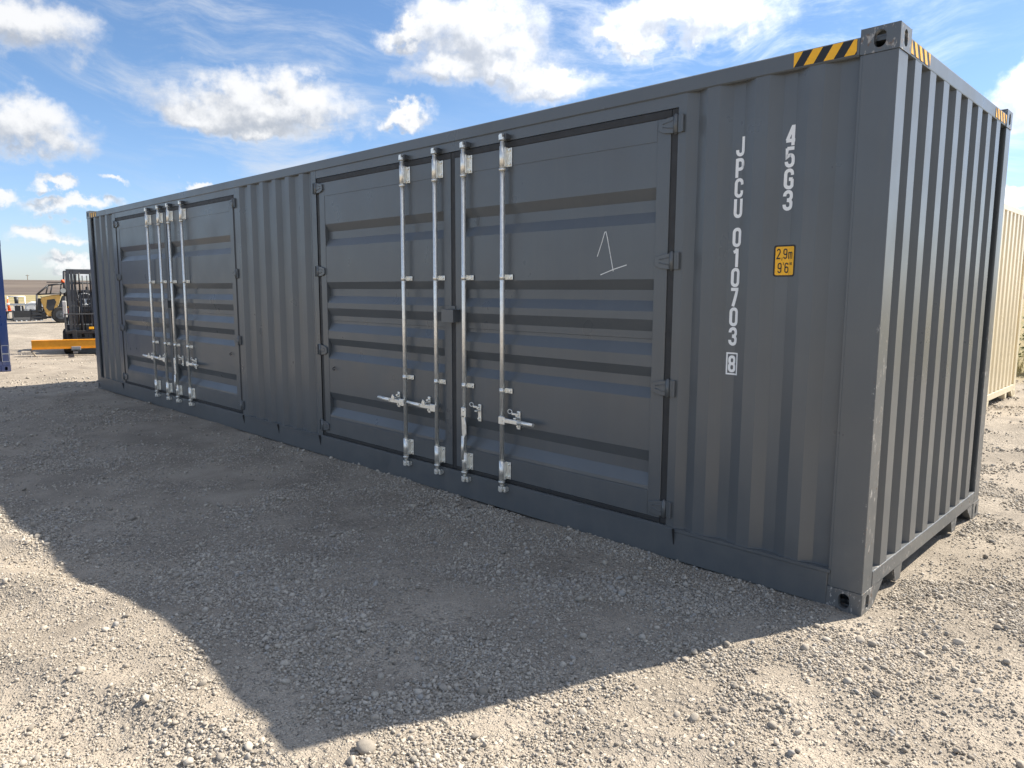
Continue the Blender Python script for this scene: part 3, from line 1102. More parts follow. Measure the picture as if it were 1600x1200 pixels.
        # rubber gaskets: round three sides; the image-right leaf carries the centre strip
        bm = bmesh.new()
        o0 = outer
        o1 = c + side * HW
        box(bm, -max(o0, o1) + .0015, -min(o0, o1) - .0015, 0.013, 0.055, 0.215, 2.703, 0.005, 2)
        xa, xb = min(inner - side * .0, o0), max(inner, o0)
        box(bm, -xb, -xa, 0.012, 0.054, zt + .001, 2.704, 0.006, 2)
        box(bm, -xb, -xa, 0.012, 0.054, 0.214, zb - .001, 0.006, 2)
        if side < 0:
            box(bm, -(c + 0.0235), -(c - 0.0235), 0.014, 0.053, 0.216, 2.702, 0.006, 2)
        obj('gasket', bm, RUBBER, D)
        # hinges
        Xh = c + side * 1.975
        for z in (2.612, 1.830, 1.070, 0.317):
            bm = bmesh.new()
            s = side
            h = 0.050
            prism(bm, [(-(Xh - s * 0.014), z - h), (-(Xh - s * 0.014), z + h * .9), (-(Xh - s * 0.060), z + h * .8), (-(Xh - s * 0.112), z + h * 0.50),
                       (-(Xh - s * 0.116), z - h * 0.50), (-(Xh - s * 0.080), z - h * .86)][::1], 'y', -0.006, 0.0085, 0.002)
            # pressed ribs on the strap
            for zz in (-0.022, 0.022):
                cyl(bm, (-(Xh - s * 0.02), -0.0065, z + zz), (-(Xh - s * 0.085), -0.0065, z + zz * .4), 0.0032, n=6)
            cyl(bm, (-Xh, -0.001, z - h), (-Xh, -0.001, z + h), 0.0140, n=12)
            cyl(bm, (-Xh, -0.001, z - h - .006), (-Xh, -0.001, z + h + .006), 0.008, n=10)
            obj('hinge', bm, PAINT, D)
            bm = bmesh.new()
            box(bm, -(Xh + s * 0.052), -(Xh + s * 0.040), -0.012, 0.0075, z - h, z + h, 0.002)
            box(bm, -(Xh + s * 0.05), -(Xh + s * 0.015), -0.002, 0.0075, z - h, z + h, 0.001)
            obj('hinge_lug', bm, PAINT, D)
        # locking bars
        yb_ = -0.032
        for nb, off in enumerate((0.168, 0.584)):
            Xb = c + side * off
            x = -Xb
            bm = bmesh.new()
            cyl(bm, (x, yb_, 0.205), (x, yb_, 2.69), 0.0172, n=16)
            obj('locking_bar', bm, GALV, D)
            for zc in (2.588, 0.315):
                bm = bmesh.new()
                cyl(bm, (x, yb_, zc - 0.075), (x, yb_, zc + 0.075), 0.0218, n=16)
                cyl(bm, (x, yb_, zc - 0.092), (x, yb_, zc - 0.078), 0.0255, n=16)
                box(bm, x - 0.0, x + 0.058, 0.001, 0.0085, zc - 0.066, zc + 0.066, 0.003)
                box(bm, x + .012, x + 0.026, yb_, 0.002, zc - 0.068, zc + 0.068, 0.002)
                box(bm, x + .036, x + 0.046, -0.004, 0.0015, zc - 0.022, zc + 0.022, 0.002)
                for zz in (-0.048, 0.048):
                    cyl(bm, (x + 0.043, -0.012, zc + zz), (x + 0.043, 0.002, zc + zz), 0.009, n=6)
                obj('bar_bearing', bm, GALV, D)
            for zc in (1.748, 0.918):
                bm = bmesh.new()
                cyl(bm, (x, yb_, zc - 0.019), (x, yb_, zc + 0.019), 0.0205, n=14)
                box(bm, x + .006, x + 0.072, -0.001, 0.0085, zc - 0.019, zc + 0.019, 0.003)
                box(bm, x + .010, x + 0.018, yb_, 0.002, zc - 0.019, zc + 0.019, 0.001)
                cyl(bm, (x + 0.053, -0.009, zc), (x + 0.053, 0.0, zc), 0.010, n=8)
                obj('bar_clip', bm, GALV, D)
            for zc, up in ((2.715, 1), (0.185, -1)):
                bm = bmesh.new()
                cyl(bm, (x, yb_, zc - up * 0.05), (x, yb_, zc - up * 0.012), 0.0150, n=12)
                prism(bm, [(x - 0.030, yb_ - .010), (x - 0.010, yb_ - .026), (x + 0.020, yb_ - .020), (x + 0.026, yb_ + .008), (x + .004, yb_ + .022), (x - .024, yb_ + .012)], 'z', zc - 0.010, zc + 0.010, 0.002)
                box(bm, x - 0.012, x + 0.014, yb_ - .024, yb_ + .016, zc, zc + up * 0.032, 0.003)
                box(bm, x - 0.032, x - 0.022, yb_ - .010, yb_ + .016, zc - .004, zc + up * 0.030, 0.002)
                obj('bar_cam', bm, GALV, D)
                bm = bmesh.new()
                box(bm, x - 0.042, x + 0.040, -0.006, 0.0085 if up > 0 else 0.0005, zc - 0.016 + up * .012, zc + 0.016 + up * .014, 0.003)
                box(bm, x + 0.020, x + 0.040, yb_ - .006, -0.004, zc - 0.020 + up * .012, zc + 0.020 + up * .012, 0.003)
                box(bm, x - 0.040, x - 0.030, yb_ + .002, -0.004, zc - 0.014 + up * .012, zc + 0.016 + up * .012, 0.002)
                obj('cam_keeper', bm, DARKGREY if up > 0 else GALV, D)
            # handle
            zh = 0.705
            bm = bmesh.new()
            if side > 0 or nb == 1:
                d = -1 if side > 0 else 1          # image-left or image-right
                box(bm, x - 0.006 if d > 0 else x - .052, x + 0.052 if d > 0 else x + .006, yb_ - .032, yb_ - .016, zh - 0.033, zh + 0.027, 0.004)
                box(bm, x - 0.010, x + 0.010, yb_ - .03, yb_ + .012, zh - 0.030, zh + 0.024, 0.003)
                cyl(bm, (x + d * .03, yb_ - .036, zh), (x + d * .03, yb_ - .01, zh), 0.008, n=8)
                a0, a1, a2 = x + d * 0.045, x + d * 0.20, x + d * 0.345
                prism(bm, [(yb_ - .030, zh - .016), (yb_ - .016, zh - .016), (yb_ - .016, zh + .016), (yb_ - .030, zh + .016)], 'x', min(a0, a1), max(a0, a1), .003)
                cyl(bm, (a1 - d * .01, yb_ - .024, zh), (a2, yb_ - .034, zh + (.012 if side > 0 else .004)), 0.0185, 0.0135, n=10)
            else:
                # loose handle hanging down along the bar
                box(bm, x - 0.012, x + 0.040, yb_ - .030, yb_ - .012, zh - 0.035, zh + 0.045, 0.006)
                cyl(bm, (x + .014, yb_ - .036, zh + .02), (x + .014, yb_ - .01, zh + .02), 0.009, n=8)
                prism(bm, [(x - .004, zh - .02), (x + .030, zh - .02), (x + .046, zh - .085), (x + .050, zh - .16), (x + .022, zh - .20), (x + .002, zh - .17)], 'y', yb_ - .030, yb_ - .020, .002)
                cyl(bm, (x + .014, yb_ - .026, zh - .18), (x + .006, yb_ - .030, zh - .37), 0.015, 0.0115, n=10)
            obj('handle', bm, GALV, D)
            bm = bmesh.new()
            d = -1 if side > 0 else 1
            xr = x + d * 0.138
            zr = zh + 0.004 if (side > 0 or nb == 1) else zh + 0.01
            box(bm, xr - 0.017, xr + 0.017, -0.002, 0.011, zr - 0.068, zr + 0.068, 0.012, 2)
            cyl(bm, (xr, -0.014, zr - 0.042), (xr, 0.002, zr - 0.042), 0.009, n=8)
            cyl(bm, (xr, -0.024, zr + 0.040), (xr, 0.002, zr + 0.040), 0.010, n=8)
            box(bm, xr - .012, xr + .012, yb_ - .012, -0.004, zr + .012, zr + .024, .003)
            if side < 0:                      # swung-open catch flap
                for k in range(8):
                    t0, t1 = R(45 * k), R(45 * (k + 1))
                    cx_, cz_ = xr - 0.062, zr + 0.062
                    cyl(bm, (cx_ + .022 * math.cos(t0), -0.026, cz_ + .016 * math.sin(t0)), (cx_ + .022 * math.cos(t1), -0.026, cz_ + .016 * math.sin(t1)), 0.004, n=5)
                box(bm, xr - 0.045, xr + 0.004, -0.030, -0.020, zr + 0.040, zr + 0.056, 0.003)
            else:
                prism(bm, [(xr - .022, zr + .016), (xr + .020, zr + .004), (xr + .024, zr + .036), (xr - .004, zr + .052)], 'y', yb_ - .036, yb_ - .026, .002)
            obj('handle_catch', bm, GALV, D)
        if side > 0:
            # padlock box bridging the joint
            bm = bmesh.new()
            xa, xb = -(c + 0.062), -(c - 0.078)
            za, zb_ = 1.404, 1.503
            t = 0.004
            box(bm, xa, xb, -0.066, -0.062, za, zb_, 0.001)
            box(bm, xa, xa + t, -0.062, 0.0085, za, zb_)
            box(bm, xa + t, xb, -0.062, 0.0085, zb_ - t, zb_)
            box(bm, xb - t - .012, xb - .012, -0.062, 0.0085, za, zb_ - t)
            box(bm, xa - .022, xa, 0.002, 0.0085, za, zb_ + .03, 0.001)
            box(bm, xa - .022, xb - .05, 0.001, 0.0085, zb_ + .001, zb_ + .028, 0.001)
            obj('lock_box', bm, PAINT, D)
        # small hook low on the leaf
        if (c == c1 and side > 0) or (c == c2 and side < 0):
            bm = bmesh.new()
            X = c + side * (1.944 - 0.20)
            tube(bm, [(-X, 0.01, 0.915), (-X, -0.012, 0.905), (-X, -0.012, 0.890), (-X + .022, -0.012, 0.886), (-X + .028, -.004, .902)], 0.004, 6)
            obj('hook', bm, BLACK, D)
        return D
    leaves = {}
    for c in (c1, c2):
        for side in (-1, 1):
            leaves[(c, side)] = leaf(c, side)

    # ---- painted marks
    surf, br_ = side_s, side_b
    rows = [('J', 2.492), ('P', 2.377), ('C', 2.270), ('U', 2.160), ('0', 2.002), ('1', 1.889), ('0', 1.781), ('7', 1.671), ('0', 1.561), ('3', 1.451)]
    for ch, zt in rows:
        glyph('marking_character', ch, 0.817, zt, 0.050, 0.102, WHITE, C, surf, breaks=br_)
    glyph('marking_character', '8', 0.813, 1.290, 0.044, 0.093, WHITE, C, surf, breaks=br_)
    bm = bmesh.new()
    for q in stroke2d([(0.823, 1.186), (0.757, 1.186), (0.757, 1.304), (0.823, 1.304)], True, 0.009):
        bm.faces.new([bm.verts.new((-p.x, 0, p.y)) for p in q])
    drape(bm, surf, br_, .0015)
    obj('check_digit_frame', bm, WHITE, C)
    for ch, zt in (('4', 2.512), ('5', 2.402), ('G', 2.291), ('3', 2.181)):
        glyph('marking_character', ch, 0.538, zt, 0.051, 0.103, WHITE, C, surf, breaks=br_)
    # height sticker
    Xl, Xr, zt, zb = 0.572, 0.450, 1.898, 1.732

    def rr(bm, Xl, Xr, zb, zt, r):
        pts = rrect(-Xl, zb, -Xr, zt, r)
        bm.faces.new([bm.verts.new((x, 0, z)) for x, z in pts])
    bm = bmesh.new(); rr(bm, Xl, Xr, zb, zt, .012); drape(bm, surf, br_, .0014)
    stk = obj('height_sticker', bm, BLACK, C)
    bm = bmesh.new(); rr(bm, Xl - .008, Xr + .008, zb + .008, zt - .008, .008); drape(bm, surf, br_, .0024)
    obj('sticker_face', bm, YELLOW, stk)
    x = Xl - .013
    for ch, w, adv in (('2', .023, .028), (',', .012, .009), ('9', .023, .028), ('m', .023, 0)):
        glyph('sticker_character', ch, x, zt - .018, w, .056, BLACK, stk, surf, sw=.24 if ch != 'm' else .2, breaks=br_, off=.0034)
        x -= adv
    x = Xl - .022
    for ch, w, adv in (('9', .023, .027), ("'", .014, .011), ('6', .023, .029), ('"', .020, 0)):
        glyph('sticker_character', ch, x, zt - .092, w, .056, BLACK, stk, surf, sw=.24, breaks=br_, off=.0034)
        x -= adv
    # chalk numeral on the door
    bm = bmesh.new()
    for i, pts in enumerate(([(1.747, 1.872), (1.712, 1.960), (1.690, 2.024), (1.680, 2.026), (1.668, 1.985), (1.617, 1.776)], [(1.718, 1.755), (1.62, 1.787), (1.514, 1.814)])):
        for q in stroke2d([(-a, b) for a, b in pts], False, .006):
            bm.faces.new([bm.verts.new((p.x, 0.0112 - .0003 * i, p.y)) for p in q])
    bmesh.ops.recalc_face_normals(bm, faces=bm.faces)
    obj('chalk_numeral', bm, CHALK, leaves[(c1, -1)])
    # hazard tapes
    hazard_tape(C, 'x', 0.0, 0.192, 0.500, 2.786, 2.856, 3.12, 1)
    hazard_tape(C, 'x', 0.0, LEN - 0.5, LEN - 0.192, 2.786, 2.856, 3.12, 1)
    hazard_tape(C, 'y', -0.004, 0.172, 0.480, 2.790, 2.852, 4, 1)
    hazard_tape(C, 'y', -0.004, WID - 0.480, WID - 0.172, 2.790, 2.852, 4, 1)
    return C


main_container()


def plain_container(name, label, mat, loc, length, hgt, tape=False):
    C = thing(name, label, 'container', loc)
    frame(C, mat, mat, length, WID, hgt)
    end_wall(C, 0.0, -1, mat, z1=hgt - .1)
    end_wall(C, -length, 1, mat, z1=hgt - .1)
    bm = bmesh.new()
    n = int((length - 0.5) / 0.278)
    pr = corr_profile([0.3 + 0.278 * i for i in range(n)], .072, .068, .07, .068, 0, 1, 0.1, length - 0.1)
    sheet(bm, pr, lambda s, d, t: (-s, 0.008 + 0.036 * d, 0.16 if t == 0 else hgt - 0.1))
    obj('side_panel', bm, mat, C)
    bm = bmesh.new(); box(bm, -length + 0.18, -0.18, 0.003, 0.06, hgt - 0.116, hgt - 0.034, 0.006)
    obj('top_side_rail', bm, mat, C)
    bm = bmesh.new(); box(bm, -length + 0.18, -0.18, 0.003, 0.06, 0.02, 0.165, 0.006)
    obj('bottom_side_rail', bm, mat, C)
    if tape:
        hazard_tape(C, 'y', -0.004, WID - 0.480, WID - 0.172, hgt - .106, hgt - .044, 4, 1)
    return C


plain_container('shipping_container', 'beige shipping container standing behind the charcoal one', BEIGE, (-1.11, 7.66, 0.0), LEN, HGT, True)
BC = plain_container('shipping_container', 'blue shipping container at the left edge of the yard', BLUE, (-16.17, -0.43 - WID, 0.0), 6.058, 2.591)
for z0, z1 in ((.36, .52), (.20, .35)):
    bm = bmesh.new()
    for q in stroke2d([(WID - .135, z0), (WID - .02, z0), (WID - .02, z1), (WID - .135, z1)], True, .006):
        bm.faces.new([bm.verts.new((-0.0015, p.x, p.y)) for p in q])
    obj('outline_mark', bm, GREYP, BC)

# ------------------------------------------------------------------ yard machines (x = right as seen, y = away, z = up)
def facing(x, y):
    d = Vector((x - co.location.x, y - co.location.y))
    return math.atan2(d.y, d.x) - math.pi / 2


def wheel(parent, x, y, r, w, rimmat, along='y', name='wheel'):
    """tyre with lugs and a dished rim; the axle runs along x or y"""
    bm = bmesh.new()
    ax = Vector((1, 0, 0)) if along == 'x' else Vector((0, 1, 0))
    c = Vector((x, y, r))
    for a, b, ra, rb in ((-.5, -.38, .86, .99), (-.38, .38, 1, 1), (.38, .5, .99, .86)):
        cyl(bm, c + ax * w * a, c + ax * w * b, r * ra * .97, r * rb * .97, 22)
    o = Vector((0, 1, 0)) if along == 'x' else Vector((1, 0, 0))
    for k in range(18):
        t = 2 * math.pi * k / 18
        e = o * math.cos(t) + Vector((0, 0, 1)) * math.sin(t)
        s = ax * w * (0.22 if k % 2 else -0.22)
        cyl(bm, c + e * r * .93 + s - ax * w * .2, c + e * r * .93 + s + ax * w * .2, r * 0.07, n=5)
    W_ = obj(name, bm, TYRE, parent)
    bm = bmesh.new()
    for sgn in (-1, 1):
        cyl(bm, c + ax * w * sgn * .40, c + ax * w * sgn * .515, r * .58, r * .52, 16)
        cyl(bm, c + ax * w * sgn * .50, c + ax * w * sgn * .60, r * .2, r * .16, 10)
    obj('rim', bm, rimmat, W_)
    return W_


def forklift():
    X, Y = -19.59, 1.95
    F = thing('forklift', 'black forklift with lowered mast facing the camera beside the charcoal container', 'forklift', (X, Y, 0), facing(X, Y))
    # mast: three nested channels a side, crossheads, lift cylinders, chains
    bm = bmesh.new()
    for s in (-1, 1):
        for xx, y0, w in ((0.36, 0.0, .075), (0.285, 0.03, .06), (0.222, 0.06, .05)):
            x0 = s * xx
            box(bm, x0 - w / 2, x0 + w / 2, y0 - .06, y0 - .045, 0.09, 2.13 if xx > .3 else 2.10)
            box(bm, x0 + s * (w / 2 - .014), x0 + s * w / 2, y0 - .045, y0 + .06, 0.09, 2.13 if xx > .3 else 2.10)
    box(bm, -.40, .40, .02, .09, 2.02, 2.14, .01)
    box(bm, -.40, .40, .05, .10, 1.05, 1.13, .01)
    box(bm, -.40, .40, .05, .10, 0.30, 0.40, .01)
    obj('mast', bm, DARKGREY, F)
    bm = bmesh.new()
    for s in (-1, 1):
        cyl(bm, (s * .12, .03, .2), (s * .12, .03, 1.55), .032, n=12)
        cyl(bm, (s * .12, .03, 1.55), (s * .12, .03, 2.05), .02, n=10)
        cyl(bm, (s * .05, -.01, .5), (s * .05, -.01, 1.98), .012, n=6)
    obj('lift_cylinder', bm, BLACKM, F)
    bm = bmesh.new()
    for s in (-1, 1):
        tube(bm, [(s * .18, .0, 2.02), (s * .20, -.05, 1.75), (s * .16, -.06, 1.2), (s * .19, -.05, .75)], .014, 6)
    obj('hydraulic_hose', bm, RUBBER, F)
    bm = bmesh.new()
    box(bm, -.50, .50, -.16, -.10, .52, .60, .008)
    box(bm, -.50, .50, -.16, -.10, .22, .31, .008)
    for x in (-.46, -.23, 0, .23, .46):
        box(bm, x - .02, x + .02, -.15, -.11, .31, .52)
    box(bm, -.47, .47, -.17, -.15, .40, .425)
    obj('fork_carriage', bm, BLACKM, F)
    bm = bmesh.new()
    for x in (-.48, .48):
        box(bm, x - .02, x + .02, -.15, -.11, .60, 1.0, .004)
    box(bm, -.50, .50, -.15, -.12, 1.0, 1.03, .004)
    for x in (-.28, -.1, .1, .28):
        box(bm, x - .008, x + .008, -.14, -.125, .60, 1.0)
    obj('load_backrest', bm, DARKGREY, F)
    for s in (-1, 1):
        bm = bmesh.new()
        prism(bm, [(-.17, .62), (-.205, .62), (-.215, .14), (-1.25, .115), (-1.25, .10), (-.2, .095), (-.165, .12)], 'x', s * .30 - .05, s * .30 + .05, .004)
        obj('fork', bm, BLACKM, F)
    bm = bmesh.new()
    box(bm, .02, .13, -.168, -.158, .63, .69, .004)
    obj('reflector', bm, YELLOW, F)
    # chassis, counterweight, hood
    bm = bmesh.new()
    prism(bm, [(.18, .28), (2.05, .28), (2.30, .42), (2.36, .95), (2.25, 1.12), (1.35, 1.12), (1.25, .88), (.55, .62), (.35, .75), (.18, .75)], 'x', -.50, .50, .02)
    obj('chassis', bm, DARKGREY, F)
    bm = bmesh.new()
    box(bm, -.42, .42, .40, .50, .62, 1.22, .03)
    box(bm, -.36, .36, .36, .41, 1.0, 1.2, .01)
    obj('dashboard', bm, BLACKM, F)
    bm = bmesh.new()
    for k in range(16):
        a, b = 2 * math.pi * k / 16, 2 * math.pi * (k + 1) / 16
        P = lambda t: (-.02 + .17 * math.cos(t), .52 + .08 * math.sin(t), 1.38 + .15 * math.sin(t))
        cyl(bm, P(a), P(b), .016, n=6)
    cyl(bm, (-.02, .48, 1.1), (-.02, .52, 1.38), .03, n=8)
    cyl(bm, (-.17, .52, 1.38), (.13, .52, 1.38), .012, n=6)
    obj('steering_wheel', bm, GREYP, F)
    bm = bmesh.new()
    box(bm, -.25, .25, 1.0, 1.45, 1.0, 1.14, .04, 2)
    box(bm, -.24, .24, 1.42, 1.56, 1.1, 1.62, .05, 2)
    obj('seat', bm, BLACKM, F)
    bm = bmesh.new()
    box(bm, -.34, .34, .06, .26, .12, .42, .03)
    obj('axle_shade_block', bm, BLACKM, F)  # axle block in black, added to read as the shade under the chassis
    # overhead guard
    bm = bmesh.new()
    for s in (-1, 1):
        tube(bm, [(s * .47, .42, .75), (s * .47, .55, 1.45), (s * .45, .72, 2.08)], .032, 8)
        tube(bm, [(s * .45, .72, 2.08), (s * .45, 1.75, 2.10), (s * .47, 2.0, 1.05)], .032, 8)
    for y in (.74, 1.0, 1.25, 1.5, 1.75):
        cyl(bm, (-.45, y, 2.09), (.45, y, 2.09), .02, n=6)
    obj('overhead_guard', bm, BLACKM, F)
    bm = bmesh.new()
    box(bm, -.44, .44, 1.80, 1.84, 1.30, 1.62, .01)
    obj('rear_guard_mesh', bm, BLACKM, F)
    for s in (-1, 1):
        bm = bmesh.new()
        cyl(bm, (s * .49, .36, 1.60), (s * .49, .42, 1.60), .07, n=14)
        cyl(bm, (s * .49, .42, 1.60), (s * .47, .52, 1.60), .05, .02, n=10)
        L_ = obj('work_lamp', bm, BLACKM, F)
        bm = bmesh.new()
        cyl(bm, (s * .49, .352, 1.60), (s * .49, .36, 1.60), .062, n=14)
        obj('lens', bm, LENS, L_)
        bm = bmesh.new()
        cyl(bm, (s * .49, .46, 1.80), (s * .49, .46, 1.88), .045, .035, n=10)
        obj('indicator_lamp', bm, ORANGE, F)
    bm = bmesh.new()
    box(bm, -.42, -.30, .385, .398, 1.02, 1.14, .004)
    obj('warning_sticker', bm, REDP, F)
    bm = bmesh.new()
    box(bm, -.42, -.30, .385, .398, 1.16, 1.20, .003)
    obj('warning_sticker', bm, YELLOW, F)
    bm = bmesh.new()
    box(bm, -.53, -.44, .30, .34, .92, 1.34, .01)
    obj('side_panel', bm, WHITEP, F)
    for s in (-1, 1):
        wheel(F, s * .44, .16, .32, .24, DARKGREY, 'x')
        wheel(F, s * .40, 1.75, .25, .17, GREYP, 'x')
    # beam across the forks
    B = thing('lifting_beam', 'long yellow steel beam lying across the forklift forks', 'beam',
              F.matrix_basis @ Vector((0, -.62, .142)), F.rotation_euler.z + R(-2))
    bm = bmesh.new()
    box(bm, -1.20, 1.5, -.085, .085, .045, .065)
    box(bm, -1.20, 1.5, -.085, .085, .245, .265)
    box(bm, -1.20, 1.5, -.075, .075, .065, .245, .004)
    obj('beam_body', bm, BEAMY, B)
    bm = bmesh.new()
    for x in (-.28, .30):
        box(bm, x - .09, x + .09, -.10, .10, 0.0, .045, .004)
        box(bm, x - .10, x + .10, -.10, -.086, .0, .10, .004)
    obj('fork_pocket', bm, GREYP, B)
    bm = bmesh.new()
    cyl(bm, (.56, -.0765, .15), (.56, -.082, .15), .035, n=12)
    obj('round_label', bm, WHITEP, B)
    bm = bmesh.new()
    tube(bm, [(-1.19, -.02, .06), (-1.22, -.05, .02), (-1.16, -.08, -.06), (-1.11, -.10, -.125), (-1.00, -.15, -.130)], .018, 6)
    obj('chain', bm, ROPE, B)


def yellow_machine():
    X, Y = -38.9, 5.75
    T = thing('forestry_tractor', 'compact yellow tractor with black tubular guard behind the forklift', 'tractor', (X, Y, 0), facing(X, Y))
    bm = bmesh.new()
    prism(bm, [(-.36, 1.24), (.10, 1.34), (.46, 1.38), (.36, 1.02), (.15, .34), (-.16, .34), (-.24, .55), (-.39, 1.08)], 'y', 0.0, 1.05, .03)
    hood = obj('hood', bm, MYELLOW, T)
    for y in (-.012, 1.05):
        bm = bmesh.new()
        prism(bm, [(-.13, 1.12), (.17, 1.16), (.23, 1.02), (.10, .62), (-.10, .60), (-.19, .74)], 'y', y, y + .012, .002)
        gr = obj('side_grille', bm, BLACKM, hood)
    bm = bmesh.new()
    box(bm, -.52, -.37, .08, .97, .50, 1.18, .03)
    for k in range(6):
        box(bm, -.535, -.52, .12, .93, .56 + k * .1, .60 + k * .1)
    obj('radiator_grille', bm, BLACKM, T)
    bm = bmesh.new()
    prism(bm, [(.17, .34), (2.3, .34), (2.35, 1.15), (1.2, 1.25), (.49, 1.30), (.38, 1.0)], 'y', .06, .99, .03)
    obj('body', bm, DARKGREY, T)
    bm = bmesh.new()
    for y in (-.06, 1.11):
        tube(bm, [(-.58, y, .55), (-.53, y, 1.36), (-.05, y, 1.80), (.5, y, 1.89), (1.9, y, 1.92), (2.1, y, 1.2)], .038, 8)
        tube(bm, [(-.53, y, 1.36), (.45, y, 1.44), (2.1, y, 1.4)], .03, 8)
        cyl(bm, (-.05, y, 1.80), (-.16, y, 1.39), .03, n=8)
        cyl(bm, (.12, y, 1.83), (.02, y, 1.41), .03, n=8)
        cyl(bm, (.5, y, 1.89), (.42, y, 1.30), .03, n=8)
    for x, z in ((-.53, 1.36), (-.05, 1.80), (.5, 1.89), (1.9, 1.92)):
        cyl(bm, (x, -.06, z), (x, 1.11, z), .034, n=8)
    obj('roll_cage', bm, BLACKM, T)
    bm = bmesh.new()
    box(bm, -.10, 1.9, -.05, 1.1, 1.93, 1.97, .01)
    obj('canopy', bm, BLACKM, T)
    bm = bmesh.new()
    for z in (.24, .40, .56):
        box(bm, -.86, -.40, .0, 1.05, z, z + .07, .01)
    for y in (.02, .35, .68, 1.0):
        box(bm, -.86, -.80, y - .03, y + .03, .14, .66, .01)
    box(bm, -.45, -.20, .1, .95, .20, .50, .02)
    obj('front_bumper', bm, BLACKM, T)
    bm = bmesh.new()
    box(bm, 1.1, 1.55, .3, .75, 1.2, 1.3, .03)
    box(bm, 1.5, 1.62, .3, .75, 1.3, 1.75, .03)
    obj('seat', bm, BLACKM, T)
    for x, r in ((.38, .40), (1.75, .46)):
        for y in (.03, 1.02):
            wheel(T, x, y, r, .30, DARKGREY, 'y')


